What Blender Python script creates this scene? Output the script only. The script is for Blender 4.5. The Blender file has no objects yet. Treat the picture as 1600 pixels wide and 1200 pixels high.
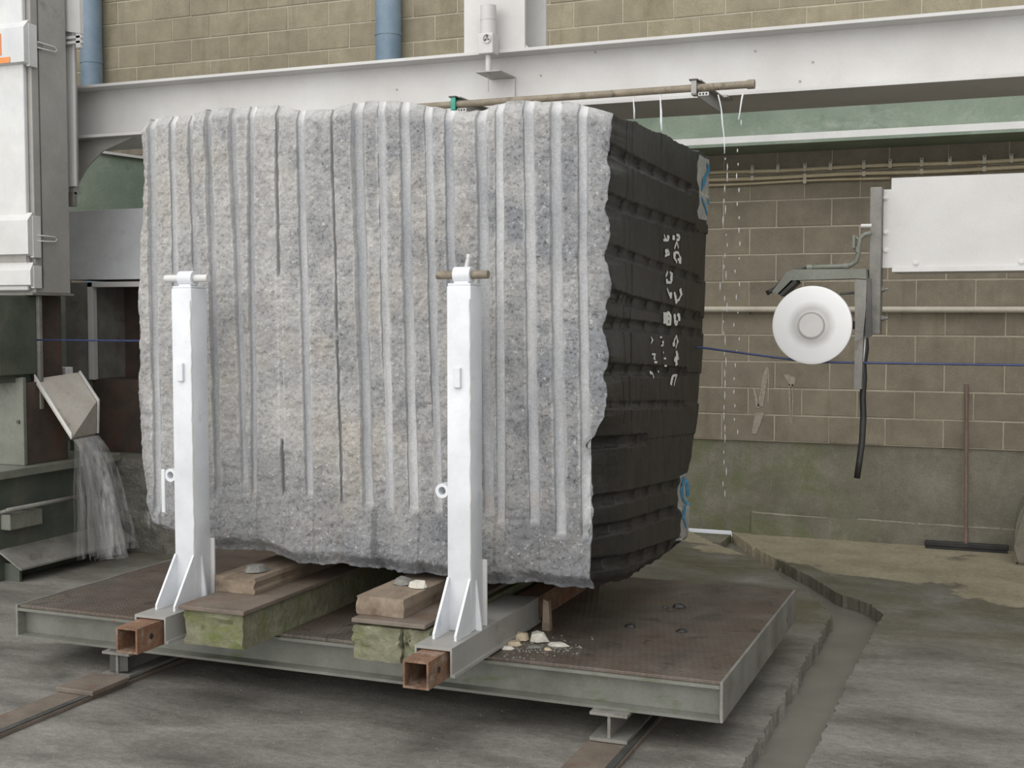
import bpy, bmesh, math, random
import numpy as np
from mathutils import Vector, Matrix

random.seed(7)
rng = np.random.default_rng(11)
SC = bpy.context.scene
COL = SC.collection

# ------------------------------------------------------------------ camera
FPX, YAW, PIT, CAMZ = 1950.0, math.radians(21.8), math.atan(108 / 1950.0), 1.66
cam = bpy.data.cameras.new('camera')
cam.sensor_fit = 'HORIZONTAL'
cam.sensor_width = 36.0
cam.lens = 36.0 * FPX / 1600.0
cam.clip_start = 0.05
cam_o = bpy.data.objects.new('camera', cam)
COL.objects.link(cam_o)
cam_o.location = (0, 0, CAMZ)
cam_o.rotation_euler = (math.pi / 2 - PIT, 0, YAW)
SC.camera = cam_o

# ------------------------------------------------------------------ light
world = bpy.data.worlds.new('overcast_sky')
SC.world = world
world.use_nodes = True
bg = world.node_tree.nodes['Background']
bg.inputs['Color'].default_value = (0.93, 0.96, 1.0, 1)
bg.inputs['Strength'].default_value = 0.64
sun = bpy.data.lights.new('sun', 'SUN')
sun.energy = 2.45
sun.angle = math.radians(100)
sun.color = (1.0, 0.97, 0.92)
sun_o = bpy.data.objects.new('sun', sun)
COL.objects.link(sun_o)
sd = Vector((0.12, 0.86, -0.48)).normalized()      # direction the light travels
sun_o.rotation_euler = sd.to_track_quat('-Z', 'Y').to_euler()
sun_o.location = (-4, -6, 8)
vs = SC.view_settings
vs.view_transform = 'Standard'
vs.look = 'None'
vs.gamma = 1.0
vs.use_curve_mapping = False
vs.exposure = 0.25

# ------------------------------------------------------------------ measuring helpers
_C = np.array([0, 0, CAMZ])
_F = np.array([-math.sin(YAW) * math.cos(PIT), math.cos(YAW) * math.cos(PIT), -math.sin(PIT)])
_R = np.array([math.cos(YAW), math.sin(YAW), 0.0])
_U = np.cross(_R, _F)


def _ray(x, y):
    return _F + _R * (x - 800) / FPX - _U * (y - 600) / FPX


def at_y(x, y, Y):
    d = _ray(x, y)
    return _C + d * (Y / d[1])


def at_x(x, y, X):
    d = _ray(x, y)
    return _C + d * (X / d[0])


def at_z(x, y, Z):
    d = _ray(x, y)
    return _C + d * ((Z - CAMZ) / d[2])


# ------------------------------------------------------------------ materials
def lin(c):
    return tuple(((v / 255.0) / 12.92 if v / 255.0 <= 0.04045 else ((v / 255.0 + 0.055) / 1.055) ** 2.4) for v in c)


class NT:
    def __init__(self, name):
        self.m = bpy.data.materials.new(name)
        self.m.use_nodes = True
        self.t = self.m.node_tree
        self.b = self.t.nodes['Principled BSDF']
        self.out = self.t.nodes['Material Output']
        self.tc = self.t.nodes.new('ShaderNodeTexCoord')
        self.co = self.tc.outputs['Object']

    def link(self, a, b):
        self.t.links.new(a, b)

    def _set(self, sock, v):
        if hasattr(v, 'is_linked') or isinstance(v, bpy.types.NodeSocket):
            self.link(v, sock)
        else:
            sock.default_value = v

    def noise(self, scale, detail=4, rough=0.6, dist=0.0, co=None, stretch=None):
        n = self.t.nodes.new('ShaderNodeTexNoise')
        n.inputs['Scale'].default_value = scale
        n.inputs['Detail'].default_value = detail
        n.inputs['Roughness'].default_value = rough
        n.inputs['Distortion'].default_value = dist
        c = co or self.co
        if stretch:
            mp = self.t.nodes.new('ShaderNodeMapping')
            mp.inputs['Scale'].default_value = stretch
            self.link(c, mp.inputs['Vector'])
            c = mp.outputs['Vector']
        self.link(c, n.inputs['Vector'])
        return n.outputs['Fac']

    def vor(self, scale, feature='F1', co=None):
        n = self.t.nodes.new('ShaderNodeTexVoronoi')
        n.feature = feature
        n.inputs['Scale'].default_value = scale
        self.link(co or self.co, n.inputs['Vector'])
        return n

    def math(self, op, a, b=0.0, clamp=False):
        n = self.t.nodes.new('ShaderNodeMath')
        n.operation = op
        n.use_clamp = clamp
        self._set(n.inputs[0], a)
        self._set(n.inputs[1], b)
        return n.outputs[0]

    def ramp(self, fac, stops):
        n = self.t.nodes.new('ShaderNodeValToRGB')
        e = n.color_ramp.elements
        while len(e) < len(stops):
            e.new(0.5)
        for el, (p, c) in zip(e, stops):
            el.position = p
            el.color = (c, c, c, 1) if isinstance(c, (int, float)) else tuple(c) + (1,)
        self.link(fac, n.inputs['Fac'])
        return n.outputs['Color']

    def mix(self, fac, a, b, mode='MIX'):
        n = self.t.nodes.new('ShaderNodeMix')
        n.data_type = 'RGBA'
        n.blend_type = mode
        n.clamp_factor = True
        self._set(n.inputs[0], fac)
        for s, v in ((n.inputs[6], a), (n.inputs[7], b)):
            if isinstance(v, (tuple, list)):
                s.default_value = tuple(v)[:3] + (1,)
            else:
                self.link(v, s)
        return n.outputs[2]

    def xyz(self):
        n = self.t.nodes.new('ShaderNodeSeparateXYZ')
        self.link(self.co, n.inputs[0])
        return n.outputs

    def attr(self, name):
        n = self.t.nodes.new('ShaderNodeAttribute')
        n.attribute_name = name
        return n.outputs['Fac']

    def rand(self):
        n = self.t.nodes.new('ShaderNodeObjectInfo')
        return n.outputs['Random']

    def world_co(self):
        g = self.t.nodes.new('ShaderNodeNewGeometry')
        self.co = g.outputs['Position']

    def bump(self, h, strength=0.4, dist=0.01):
        n = self.t.nodes.new('ShaderNodeBump')
        n.inputs['Strength'].default_value = strength
        n.inputs['Distance'].default_value = dist
        self.link(h, n.inputs['Height'])
        self.link(n.outputs['Normal'], self.b.inputs['Normal'])

    def done(self, col=None, rough=0.7, metal=0.0, spec=None):
        if col is not None:
            self._set(self.b.inputs['Base Color'], tuple(col) + (1,) if isinstance(col, (tuple, list)) else col)
        self._set(self.b.inputs['Roughness'], rough)
        self._set(self.b.inputs['Metallic'], metal)
        if spec is not None:
            self.b.inputs['Specular IOR Level'].default_value = spec
        return self.m


def surf(name, c1, c2, scale=6, rough=0.7, metal=0.0, stains=(), bump=0.25, bscale=60, bdist=0.004, detail=5, stretch=None, spec=None, grain=0.15):
    """generic weathered surface: two tones, stains with their own noise, fine grain and relief"""
    n = NT(name)
    n.world_co()
    a = n.noise(scale, detail, 0.62, stretch=stretch)
    col = n.ramp(a, [(0.32, lin(c1)), (0.68, lin(c2))])
    for sc_, lo, hi, cc, st in stains:
        m = n.ramp(n.noise(sc_, 6, 0.65, 0.3, stretch=st), [(lo, 0.0), (hi, 1.0)])
        col = n.mix(m, col, lin(cc))
    g = n.noise(bscale * 1.7, 3, 0.6)
    col = n.mix(grain, col, n.ramp(g, [(0.3, 0.15), (0.7, 0.85)]), 'OVERLAY')
    n.bump(n.noise(bscale, 5, 0.65), bump, bdist)
    return n.done(col, rough, metal, spec)


M = {}
M['white_paint'] = surf('white_paint', (206, 208, 211), (224, 226, 230), 5, 0.5, stains=((9, 0.60, 0.75, (190, 198, 205), None),), bump=0.15, grain=0.06)
M['beam_white'] = surf('beam_white_paint', (188, 186, 184), (202, 201, 199), 2, 0.55, stains=((3, 0.62, 0.9, (176, 172, 166), None),), bump=0.08, grain=0.05)
M['guard_white'] = surf('guard_white', (196, 196, 194), (214, 214, 212), 3, 0.45, stains=((2.5, 0.52, 0.75, (188, 192, 198), (1, 1, 0.4)),), bump=0.05, grain=0.05)
M['steel_grey'] = surf('grey_painted_steel', (146, 144, 139), (164, 162, 157), 3, 0.5, stains=((4, 0.6, 0.8, (112, 108, 100), None),), bump=0.08, grain=0.06)
M['steel_light'] = surf('light_grey_steel', (196, 195, 193), (212, 211, 209), 3, 0.45, bump=0.06, grain=0.05)
M['steel_dirty'] = surf('dirty_grey_steel', (108, 106, 100), (140, 138, 132), 5, 0.5, stains=((9, 0.58, 0.75, (92, 78, 62), None), (4, 0.6, 0.8, (88, 92, 66), None)), bump=0.2, grain=0.12)
M['channel_steel'] = surf('channel_steel', (98, 99, 92), (126, 127, 119), 4, 0.5, stains=((5, 0.58, 0.72, (88, 98, 64), (1, 1, 3)), (11, 0.68, 0.76, (140, 70, 58), None), (3, 0.6, 0.8, (92, 90, 82), None)), bump=0.15, grain=0.1)
M['rust'] = surf('rusty_steel', (112, 80, 60), (138, 106, 84), 9, 0.85, stains=((7, 0.52, 0.7, (82, 62, 50), None), (14, 0.5, 0.66, (146, 128, 112), None)), bump=0.45, grain=0.2)
M['rail_rust'] = surf('worn_rail', (100, 90, 80), (124, 113, 102), 6, 0.6, stains=((5, 0.55, 0.72, (108, 80, 62), None),), bump=0.3, grain=0.2)
M['dark_steel'] = surf('dark_steel', (58, 58, 56), (84, 84, 80), 5, 0.5, stains=((5, 0.58, 0.75, (92, 70, 54), None),), bump=0.2)
M['green_dark'] = surf('dark_green_machine_paint', (66, 72, 64), (88, 94, 84), 4, 0.5, stains=((4, 0.55, 0.75, (104, 100, 88), None),), bump=0.1)
M['machine_grey'] = surf('machine_grey_green', (104, 106, 96), (128, 130, 120), 3, 0.5, stains=((3, 0.55, 0.75, (88, 90, 80), None),), bump=0.1)
M['brown_panel'] = surf('brown_rust_shade_panel', (64, 56, 50), (88, 74, 66), 5, 0.7, stains=((5, 0.55, 0.7, (92, 62, 50), None),), bump=0.2)
M['concrete_rough'] = surf('rough_wet_concrete', (96, 94, 86), (128, 126, 118), 8, 0.5, stains=((6, 0.58, 0.7, (66, 66, 60), (1, 1, 0.25)), (9, 0.62, 0.7, (168, 168, 162), (1, 1, 0.2))), bump=0.9, bscale=30, bdist=0.02)
M['chute'] = surf('chute_sheet', (176, 168, 158), (196, 190, 181), 5, 0.6, stains=((7, 0.6, 0.75, (140, 112, 84), None),), bump=0.2)
M['blue_paint'] = surf('faded_blue_pipe', (104, 124, 142), (128, 146, 160), 3, 0.5, stains=((4, 0.55, 0.75, (142, 150, 152), (1, 1, 0.3)),), bump=0.06)
M['green_beam'] = surf('faded_green_beam', (110, 126, 110), (134, 147, 131), 2.5, 0.55, stains=((3, 0.55, 0.8, (158, 166, 156), (1, 1, 2)), (5, 0.6, 0.75, (94, 112, 92), None)), bump=0.08)
M['pipe_brown'] = surf('dirty_galvanised_pipe', (118, 108, 92), (142, 132, 114), 12, 0.55, stains=((16, 0.55, 0.7, (92, 82, 66), None),), bump=0.3)
M['conduit'] = surf('dusty_conduit', (186, 172, 142), (202, 189, 160), 6, 0.6, bump=0.1)
M['wall_pipe'] = surf('grey_wall_pipe', (182, 176, 160), (200, 194, 180), 6, 0.5, bump=0.1)
M['green_clamp'] = surf('turquoise_clamp', (36, 138, 118), (64, 160, 138), 20, 0.45, bump=0.1)
M['black_rubber'] = surf('black_rubber', (34, 34, 34), (52, 52, 50), 10, 0.5, bump=0.2)
M['wood_handle'] = surf('reddish_handle', (112, 92, 82), (130, 108, 98), 10, 0.6, bump=0.1)
M['blue_wire'] = surf('blue_wire', (44, 54, 92), (60, 72, 112), 20, 0.45, bump=0.0)
M['orange'] = surf('orange_stripe', (224, 132, 66), (232, 150, 88), 6, 0.5, bump=0.0)
M['chip'] = surf('pale_stone_chip', (186, 180, 168), (214, 210, 200), 20, 0.8, bump=0.4)
M['chip_tan'] = surf('tan_stone_chip', (168, 150, 124), (196, 182, 158), 20, 0.8, bump=0.4)
M['chip_dark'] = surf('grey_stone_chip', (104, 102, 97), (138, 136, 130), 20, 0.8, bump=0.4)
M['timber'] = surf('weathered_sawn_timber', (112, 98, 84), (146, 131, 114), 14, 0.8, stains=((5, 0.55, 0.7, (96, 80, 66), None),), bump=0.5, bscale=40, stretch=(1, 0.12, 1))
M['timber_moss'] = surf('mossy_timber', (104, 104, 84), (136, 134, 112), 9, 0.85, stains=((5, 0.5, 0.66, (100, 108, 62), None), (9, 0.6, 0.7, (72, 70, 54), None)), bump=0.8, bscale=34, bdist=0.01)
M['blue_mark'] = surf('blue_spray_paint', (48, 122, 162), (72, 142, 178), 14, 0.7, bump=0.1)
M['white_mark'] = surf('white_stencil_paint', (206, 206, 198), (226, 226, 220), 30, 0.7, bump=0.2)
M['lime'] = surf('lime_splash', (142, 136, 121), (168, 161, 146), 40, 0.8, bump=0.3)
M['mortar'] = surf('mortar', (164, 156, 138), (184, 176, 158), 6, 0.9, bump=0.3)
M['ground_pale'] = surf('bright_gap_ground', (232, 232, 230), (244, 244, 242), 3, 0.06, bump=0.0, spec=1.0, grain=0.02)  # near-white and glossy, made up so the drain gap shows as bright daylight
M['sheet_roof'] = surf('corrugated_roof_sheet', (120, 120, 116), (140, 140, 136), 2, 0.7, bump=0.1)


def m_block_wall():
    n = NT('concrete_block_face')
    n.world_co()
    r = n.rand()
    big = n.noise(0.9, 4, 0.6)
    z = n.xyz()[2]
    col = n.ramp(n.noise(5, 6, 0.65), [(0.3, lin((120, 113, 99))), (0.7, lin((144, 136, 119)))])
    old = n.ramp(n.noise(5, 6, 0.65), [(0.3, lin((132, 124, 105))), (0.7, lin((154, 145, 124)))])
    up = n.math('GREATER_THAN', z, 3.3)                      # the upper courses are older, yellower block
    col = n.mix(up, col, old)
    tone = n.math('ADD', n.math('MULTIPLY', r, 0.15), 0.93)
    mul = n.t.nodes.new('ShaderNodeVectorMath')
    mul.operation = 'SCALE'
    n.link(col, mul.inputs[0])
    n.link(tone, mul.inputs['Scale'])
    col = mul.outputs[0]
    moss = n.math('MULTIPLY', n.ramp(n.noise(2.2, 6, 0.7, 0.4, stretch=(1, 1, 0.6)), [(0.55, 0.0), (0.70, 1.0)]), up)
    col = n.mix(n.math('MULTIPLY', moss, 0.55), col, lin((108, 102, 74)))
    streak = n.ramp(n.noise(7, 4, 0.6, stretch=(1, 1, 0.12)), [(0.58, 0.0), (0.72, 1.0)])
    col = n.mix(n.math('MULTIPLY', streak, 0.35), col, lin((96, 89, 72)))
    col = n.mix(0.22, col, n.ramp(n.noise(150, 3, 0.6), [(0.3, 0.1), (0.7, 0.9)]), 'OVERLAY')
    n.bump(n.noise(90, 5, 0.7), 0.6, 0.006)
    return n.done(col, 0.92)


def m_base_concrete():
    n = NT('cast_concrete_wall_base')
    n.world_co()
    x, y, z = n.xyz()
    col = n.ramp(n.noise(3, 7, 0.68), [(0.3, lin((104, 100, 88))), (0.7, lin((140, 136, 122)))])
    moss = n.ramp(n.noise(2.6, 7, 0.7, 0.6), [(0.42, 0.0), (0.58, 1.0)])
    west = n.math('MULTIPLY', n.math('ADD', x, 0.75), -1.6, True)      # algae where the wall stays wet, west of the broom
    col = n.mix(n.math('MULTIPLY', n.math('MULTIPLY', moss, west), 0.7), col, lin((100, 106, 72)))
    pale = n.ramp(n.noise(5, 7, 0.7, 0.5, stretch=(1, 1, 0.5)), [(0.58, 0.0), (0.72, 1.0)])
    col = n.mix(n.math('MULTIPLY', pale, 0.5), col, lin((150, 146, 132)))
    col = n.mix(0.2, col, n.ramp(n.noise(120, 3, 0.6), [(0.3, 0.1), (0.7, 0.9)]), 'OVERLAY')
    n.bump(n.noise(40, 6, 0.7), 0.5, 0.01)
    return n.done(col, 0.85)


def m_floor():
    n = NT('wet_concrete_floor')
    n.world_co()
    x, y, z = n.xyz()
    wob = n.math('SUBTRACT', n.noise(1.6, 6, 0.6, 0.2), 0.5)
    dryline = n.math('ADD', n.math('ADD', y, n.math('MULTIPLY', x, 0.49)), n.math('MULTIPLY', wob, 1.5))
    dry = n.ramp(n.math('SUBTRACT', dryline, 7.72), [(0.46, 0.0), (0.5, 1.0)])
    sub = n.math('SUBTRACT', dryline, 7.72)
    dry = n.ramp(n.math('ADD', n.math('MULTIPLY', sub, 6.0), 0.5, True), [(0.35, 0.0), (0.65, 1.0)])
    patch = n.ramp(n.noise(1.1, 5, 0.6, 0.3), [(0.36, 0.0), (0.40, 1.0)])
    dry = n.math('MULTIPLY', dry, patch)
    n_a = n.noise(1.7, 7, 0.62, 0.5, stretch=(1, 2.2, 1))
    wet = n.ramp(n_a, [(0.28, lin((90, 88, 82))), (0.5, lin((124, 121, 115))), (0.72, lin((146, 143, 136)))])
    olive = n.ramp(n.math('MULTIPLY', n.math('SUBTRACT', y, 5.9), 0.8, True), [(0.0, 0.0), (1.0, 1.0)])
    al = n.ramp(n.noise(1.4, 6, 0.65, 0.4), [(0.34, 0.0), (0.62, 1.0)])
    wet = n.mix(n.math('MULTIPLY', n.math('MULTIPLY', olive, al), 0.9), wet, lin((98, 93, 72)))
    silt = n.ramp(n.noise(3.2, 8, 0.72, 0.8, stretch=(0.8, 1.8, 1)), [(0.56, 0.0), (0.72, 1.0)])
    wet = n.mix(n.math('MULTIPLY', silt, 0.45), wet, lin((146, 144, 136)))
    dcol = n.ramp(n.noise(3, 6, 0.65), [(0.3, lin((140, 132, 110))), (0.7, lin((168, 160, 138)))])
    col = n.mix(dry, wet, dcol)
    col = n.mix(0.35, col, n.ramp(n.noise(26, 8, 0.75, 0.4, stretch=(1, 1.6, 1)), [(0.32, 0.15), (0.68, 0.85)]), 'OVERLAY')
    col = n.mix(0.22, col, n.ramp(n.noise(110, 3, 0.65), [(0.3, 0.1), (0.7, 0.9)]), 'OVERLAY')
    rgh = n.math('ADD', n.math('MULTIPLY', n.noise(2.4, 5, 0.6, 0.4), 0.55), 0.22)
    rgh = n.math('ADD', rgh, n.math('MULTIPLY', dry, 0.35), True)
    h = n.math('ADD', n.noise(9, 7, 0.7), n.math('MULTIPLY', n.noise(70, 4, 0.7), 0.35))
    n.bump(h, 0.35, 0.02)
    return n.done(col, rgh, spec=0.4)


def m_channel():
    n = NT('wet_drain_channel')
    n.world_co()
    col = n.ramp(n.noise(2.2, 6, 0.6, 0.4), [(0.3, lin((112, 109, 101))), (0.7, lin((136, 132, 124)))])
    n.bump(n.noise(6, 5, 0.6), 0.12, 0.01)
    return n.done(col, 0.28, spec=0.45)


def m_deck():
    n = NT('wet_rusty_tread_plate')
    n.world_co()
    x, y, z = n.xyz()
    k = 150.0
    u = n.math('SINE', n.math('MULTIPLY', n.math('ADD', x, y), k))
    v = n.math('SINE', n.math('MULTIPLY', n.math('SUBTRACT', x, y), k * 0.55))
    pat = n.math('POWER', n.math('MAXIMUM', n.math('MULTIPLY', u, v), 0.0), 0.7)
    rust = n.ramp(n.noise(1.6, 6, 0.66, 0.3), [(0.42, 0.0), (0.62, 1.0)])
    col = n.ramp(n.noise(4, 6, 0.65), [(0.3, lin((72, 68, 63))), (0.7, lin((114, 107, 99)))])
    col = n.mix(n.math('MULTIPLY', rust, 0.6), col, lin((96, 76, 64)))
    dirt = n.ramp(n.noise(7, 7, 0.7, 0.5), [(0.55, 0.0), (0.7, 1.0)])
    col = n.mix(n.math('MULTIPLY', dirt, 0.75), col, lin((44, 40, 36)))
    silt = n.ramp(n.noise(2.1, 6, 0.65, 0.2), [(0.56, 0.0), (0.75, 1.0)])
    col = n.mix(n.math('MULTIPLY', silt, 0.5), col, lin((140, 134, 124)))
    col = n.mix(n.math('MULTIPLY', pat, 0.16), col, lin((140, 130, 118)))
    n.bump(n.math('ADD', pat, n.math('MULTIPLY', n.noise(60, 4, 0.7), 0.5)), 0.5, 0.004)
    return n.done(col, 0.42, 0.15)


def m_granite_dry():
    n = NT('split_granite_dusty')
    n.world_co()
    x, y, z = n.xyz()
    gr = n.attr('groove')
    base = n.ramp(n.noise(4.5, 8, 0.72, 0.4), [(0.30, lin((140, 140, 142))), (0.43, lin((178, 177, 177))), (0.58, lin((196, 194, 191))), (0.75, lin((214, 213, 210)))])
    warm = n.ramp(n.noise(2.0, 6, 0.65, 0.3), [(0.48, 0.0), (0.64, 1.0)])
    base = n.mix(n.math('MULTIPLY', warm, 0.55), base, lin((194, 184, 168)))
    # fresher, bluer break towards the east end of the face, in ragged patches
    east = n.math('ADD', n.math('MULTIPLY', n.math('ADD', x, 3.0), 0.22), n.math('MULTIPLY', n.math('SUBTRACT', n.noise(2.3, 7, 0.7, 0.5), 0.5), 2.6))
    east = n.ramp(east, [(0.05, 0.0), (0.5, 1.0)])
    base = n.mix(n.math('MULTIPLY', east, 0.72), base, lin((132, 136, 143)))
    tide = n.math('ADD', z, n.math('MULTIPLY', n.math('SUBTRACT', n.noise(2.5, 6, 0.65), 0.5), 0.9))
    foot = n.ramp(n.math('DIVIDE', n.math('SUBTRACT', 1.10, tide), 0.6, True), [(0.0, 0.0), (1.0, 1.0)])
    base = n.mix(n.math('MULTIPLY', foot, 0.75), base, lin((112, 116, 123)))
    spk = n.ramp(n.noise(60, 6, 0.8), [(0.38, 0.0), (0.47, 1.0)])
    dark = n.mix(n.math('ADD', n.math('MULTIPLY', east, 0.4), 0.45), base, lin((66, 66, 70)))
    rough_col = n.mix(spk, dark, base)
    pits = n.ramp(n.noise(17, 7, 0.75, 0.5), [(0.30, 1.0), (0.38, 0.0)])
    rough_col = n.mix(n.math('MULTIPLY', pits, 0.6), rough_col, lin((96, 96, 98)))
    glint = n.ramp(n.noise(48, 6, 0.8), [(0.57, 0.0), (0.66, 1.0)])
    rough_col = n.mix(n.math('MULTIPLY', glint, 0.65), rough_col, lin((240, 240, 238)))
    smooth_col = n.ramp(n.noise(9, 6, 0.65, stretch=(1, 1, 0.2)), [(0.3, lin((156, 158, 162))), (0.7, lin((190, 190, 190)))])
    tan = n.ramp(n.math('DIVIDE', n.math('SUBTRACT', 0.98, tide), 0.25, True), [(0.0, 0.0), (1.0, 1.0)])
    tan = n.math('MULTIPLY', tan, n.ramp(n.noise(5, 3, 0.5), [(0.46, 0.0), (0.56, 1.0)]))
    smooth_col = n.mix(n.math('MULTIPLY', tan, 0.55), smooth_col, lin((182, 160, 134)))
    smooth_col = n.mix(0.25, smooth_col, n.ramp(n.noise(90, 4, 0.7), [(0.3, 0.15), (0.7, 0.85)]), 'OVERLAY')
    col = n.mix(gr, rough_col, smooth_col)
    col = n.mix(n.math('MULTIPLY', n.attr('lip'), 0.6), col, lin((228, 227, 224)))
    h = n.math('ADD', n.noise(30, 9, 0.78, 0.6), n.math('MULTIPLY', n.noise(110, 5, 0.75), 0.5))
    h = n.math('MULTIPLY', h, n.math('SUBTRACT', 1.0, n.math('MULTIPLY', gr, 0.85)))
    n.bump(h, 0.75, 0.025)
    return n.done(col, 0.8)


def m_granite_wet():
    n = NT('wet_dark_granite')
    n.world_co()
    col = n.ramp(n.noise(6, 7, 0.7, 0.2), [(0.3, lin((30, 29, 28))), (0.7, lin((50, 48, 46)))])
    sp = n.ramp(n.noise(60, 6, 0.75), [(0.60, 0.0), (0.72, 1.0)])
    z = n.xyz()[2]
    col = n.mix(n.math('MULTIPLY', sp, 0.5), col, lin((112, 110, 106)))
    st = n.ramp(n.noise(24, 3, 0.5, stretch=(1, 1, 0.05)), [(0.55, 0.0), (0.66, 1.0)])
    col = n.mix(n.math('MULTIPLY', st, 0.35), col, lin((22, 21, 20)))
    h = n.math('ADD', n.noise(30, 7, 0.7), n.math('MULTIPLY', n.noise(28, 3, 0.5, stretch=(1, 1, 0.04)), 1.0))
    n.bump(h, 0.4, 0.012)
    return n.done(col, 0.4, spec=0.5)


def m_granite_pale():
    n = NT('dry_pale_granite_edge')
    n.world_co()
    col = n.ramp(n.noise(12, 7, 0.7), [(0.3, lin((128, 128, 122))), (0.7, lin((176, 176, 168)))])
    n.bump(n.noise(40, 6, 0.7), 0.5, 0.01)
    return n.done(col, 0.8)


def m_water(name, alpha, col=(0.85, 0.88, 0.9)):
    n = NT(name)
    n.done(col, 0.15)
    tr = n.t.nodes.new('ShaderNodeBsdfTransparent')
    mx = n.t.nodes.new('ShaderNodeMixShader')
    mx.inputs[0].default_value = alpha
    n.link(tr.outputs[0], mx.inputs[1])
    n.link(n.b.outputs[0], mx.inputs[2])
    n.link(mx.outputs[0], n.out.inputs['Surface'])
    return n.m


def m_wheel():
    n = NT('worn_white_wheel')
    n.done(None, 0.4)
    x, y, z = n.xyz()
    r = n.math('SQRT', n.math('ADD', n.math('MULTIPLY', x, x), n.math('MULTIPLY', z, z)))
    col = n.ramp(n.math('MULTIPLY', r, 5.0), [(0.33, lin((196, 194, 192))), (0.42, lin((186, 184, 182))), (0.6, lin((226, 226, 226))), (1.0, lin((234, 234, 234)))])
    col = n.mix(0.1, col, n.ramp(n.noise(18, 4, 0.6), [(0.3, 0.2), (0.7, 0.8)]), 'OVERLAY')
    n.link(col, n.b.inputs['Base Color'])
    return n.m


M['block_wall'] = m_block_wall()
M['base_concrete'] = m_base_concrete()
M['floor'] = m_floor()
M['channel'] = m_channel()
M['deck'] = m_deck()
M['g_dry'], M['g_wet'], M['g_pale'] = m_granite_dry(), m_granite_wet(), m_granite_pale()
M['stream'] = m_water('falling_water', 0.75)
M['drops'] = m_water('water_drops', 0.55)
M['veil'] = m_water('water_veil', 0.16, (0.6, 0.6, 0.6))
_t = NT.__new__(NT)
_t.m = M['veil']
_t.t = _t.m.node_tree
_t.world_co()
_al = _t.ramp(_t.noise(34, 5, 0.65, stretch=(1, 1, 0.09)), [(0.36, 0.04), (0.70, 0.5)])
_t.link(_al, [q for q in _t.t.nodes if q.type == 'MIX_SHADER'][0].inputs[0])
M['wheel'] = m_wheel()

# ------------------------------------------------------------------ object helpers
WORLD = {}                                           # world position of each object's origin


def tag(o, label=None, cat=None, group=None, kind=None):
    for k, v in (('label', label), ('category', cat), ('group', group), ('kind', kind)):
        if v:
            o[k] = v
    return o


def thing(name, loc, label, cat, group=None):
    o = bpy.data.objects.new(name, None)
    o.empty_display_size = 0.1
    COL.objects.link(o)
    o.location = loc
    WORLD[o.name] = Vector(loc)
    return tag(o, label, cat, group)


def link_mesh(name, me, parent=None, origin=None):
    o = bpy.data.objects.new(name, me)
    COL.objects.link(o)
    if origin is None:
        origin = WORLD[parent.name] if parent else Vector((0, 0, 0))
    origin = Vector(origin)
    if parent:
        o.parent = parent
        o.location = origin - WORLD[parent.name]
    else:
        o.location = origin
    WORLD[o.name] = origin
    return o


def obj(name, bm, mat, parent=None, origin=None, smooth=False, auto=None):
    """bm is in world coordinates; origin defaults to the parent's origin or the base of the mesh"""
    bmesh.ops.recalc_face_normals(bm, faces=bm.faces)
    if origin is None:
        if parent:
            origin = WORLD[parent.name]
        else:
            xs = [v.co.x for v in bm.verts]
            ys = [v.co.y for v in bm.verts]
            zs = [v.co.z for v in bm.verts]
            origin = ((min(xs) + max(xs)) / 2, (min(ys) + max(ys)) / 2, min(zs))
    origin = Vector(origin)
    bmesh.ops.translate(bm, verts=bm.verts, vec=-origin)
    me = bpy.data.meshes.new(name)
    bm.to_mesh(me)
    bm.free()
    me.materials.append(M[mat] if isinstance(mat, str) else mat)
    if smooth:
        me.polygons.foreach_set('use_smooth', [True] * len(me.polygons))
        if auto:
            me.set_sharp_from_angle(angle=math.radians(auto))
    return link_mesh(name, me, parent, origin)


def B():
    return bmesh.new()


def bx(bm, x0, x1, y0, y1, z0, z1, bev=0.0):
    m = Matrix.Translation(((x0 + x1) / 2, (y0 + y1) / 2, (z0 + z1) / 2)) @ Matrix.Diagonal((abs(x1 - x0), abs(y1 - y0), abs(z1 - z0), 1))
    r = bmesh.ops.create_cube(bm, size=1, matrix=m)
    if bev > 0:
        es = list({e for v in r['verts'] for e in v.link_edges})
        bmesh.ops.bevel(bm, geom=es, offset=bev, segments=2, affect='EDGES', profile=0.5)
    return bm


def box(*a, **k):
    return bx(B(), *a, **k)


def prism(bm, pts, vec):
    """planar polygon (world points) extruded along vec"""
    a = [bm.verts.new(p) for p in pts]
    b = [bm.verts.new(Vector(p) + Vector(vec)) for p in pts]
    bm.faces.new(a)
    bm.faces.new(b[::-1])
    n = len(pts)
    for i in range(n):
        bm.faces.new((a[i], b[i], b[(i + 1) % n], a[(i + 1) % n]))
    return bm


def cyl(bm, p0, p1, r0, r1=None, seg=20, caps=True):
    p0, p1 = Vector(p0), Vector(p1)
    d = p1 - p0
    m = Matrix.Translation((p0 + p1) / 2) @ d.to_track_quat('Z', 'Y').to_matrix().to_4x4()
    bmesh.ops.create_cone(bm, cap_ends=caps, cap_tris=False, segments=seg, radius1=r0, radius2=r0 if r1 is None else r1, depth=d.length, matrix=m)
    return bm


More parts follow.
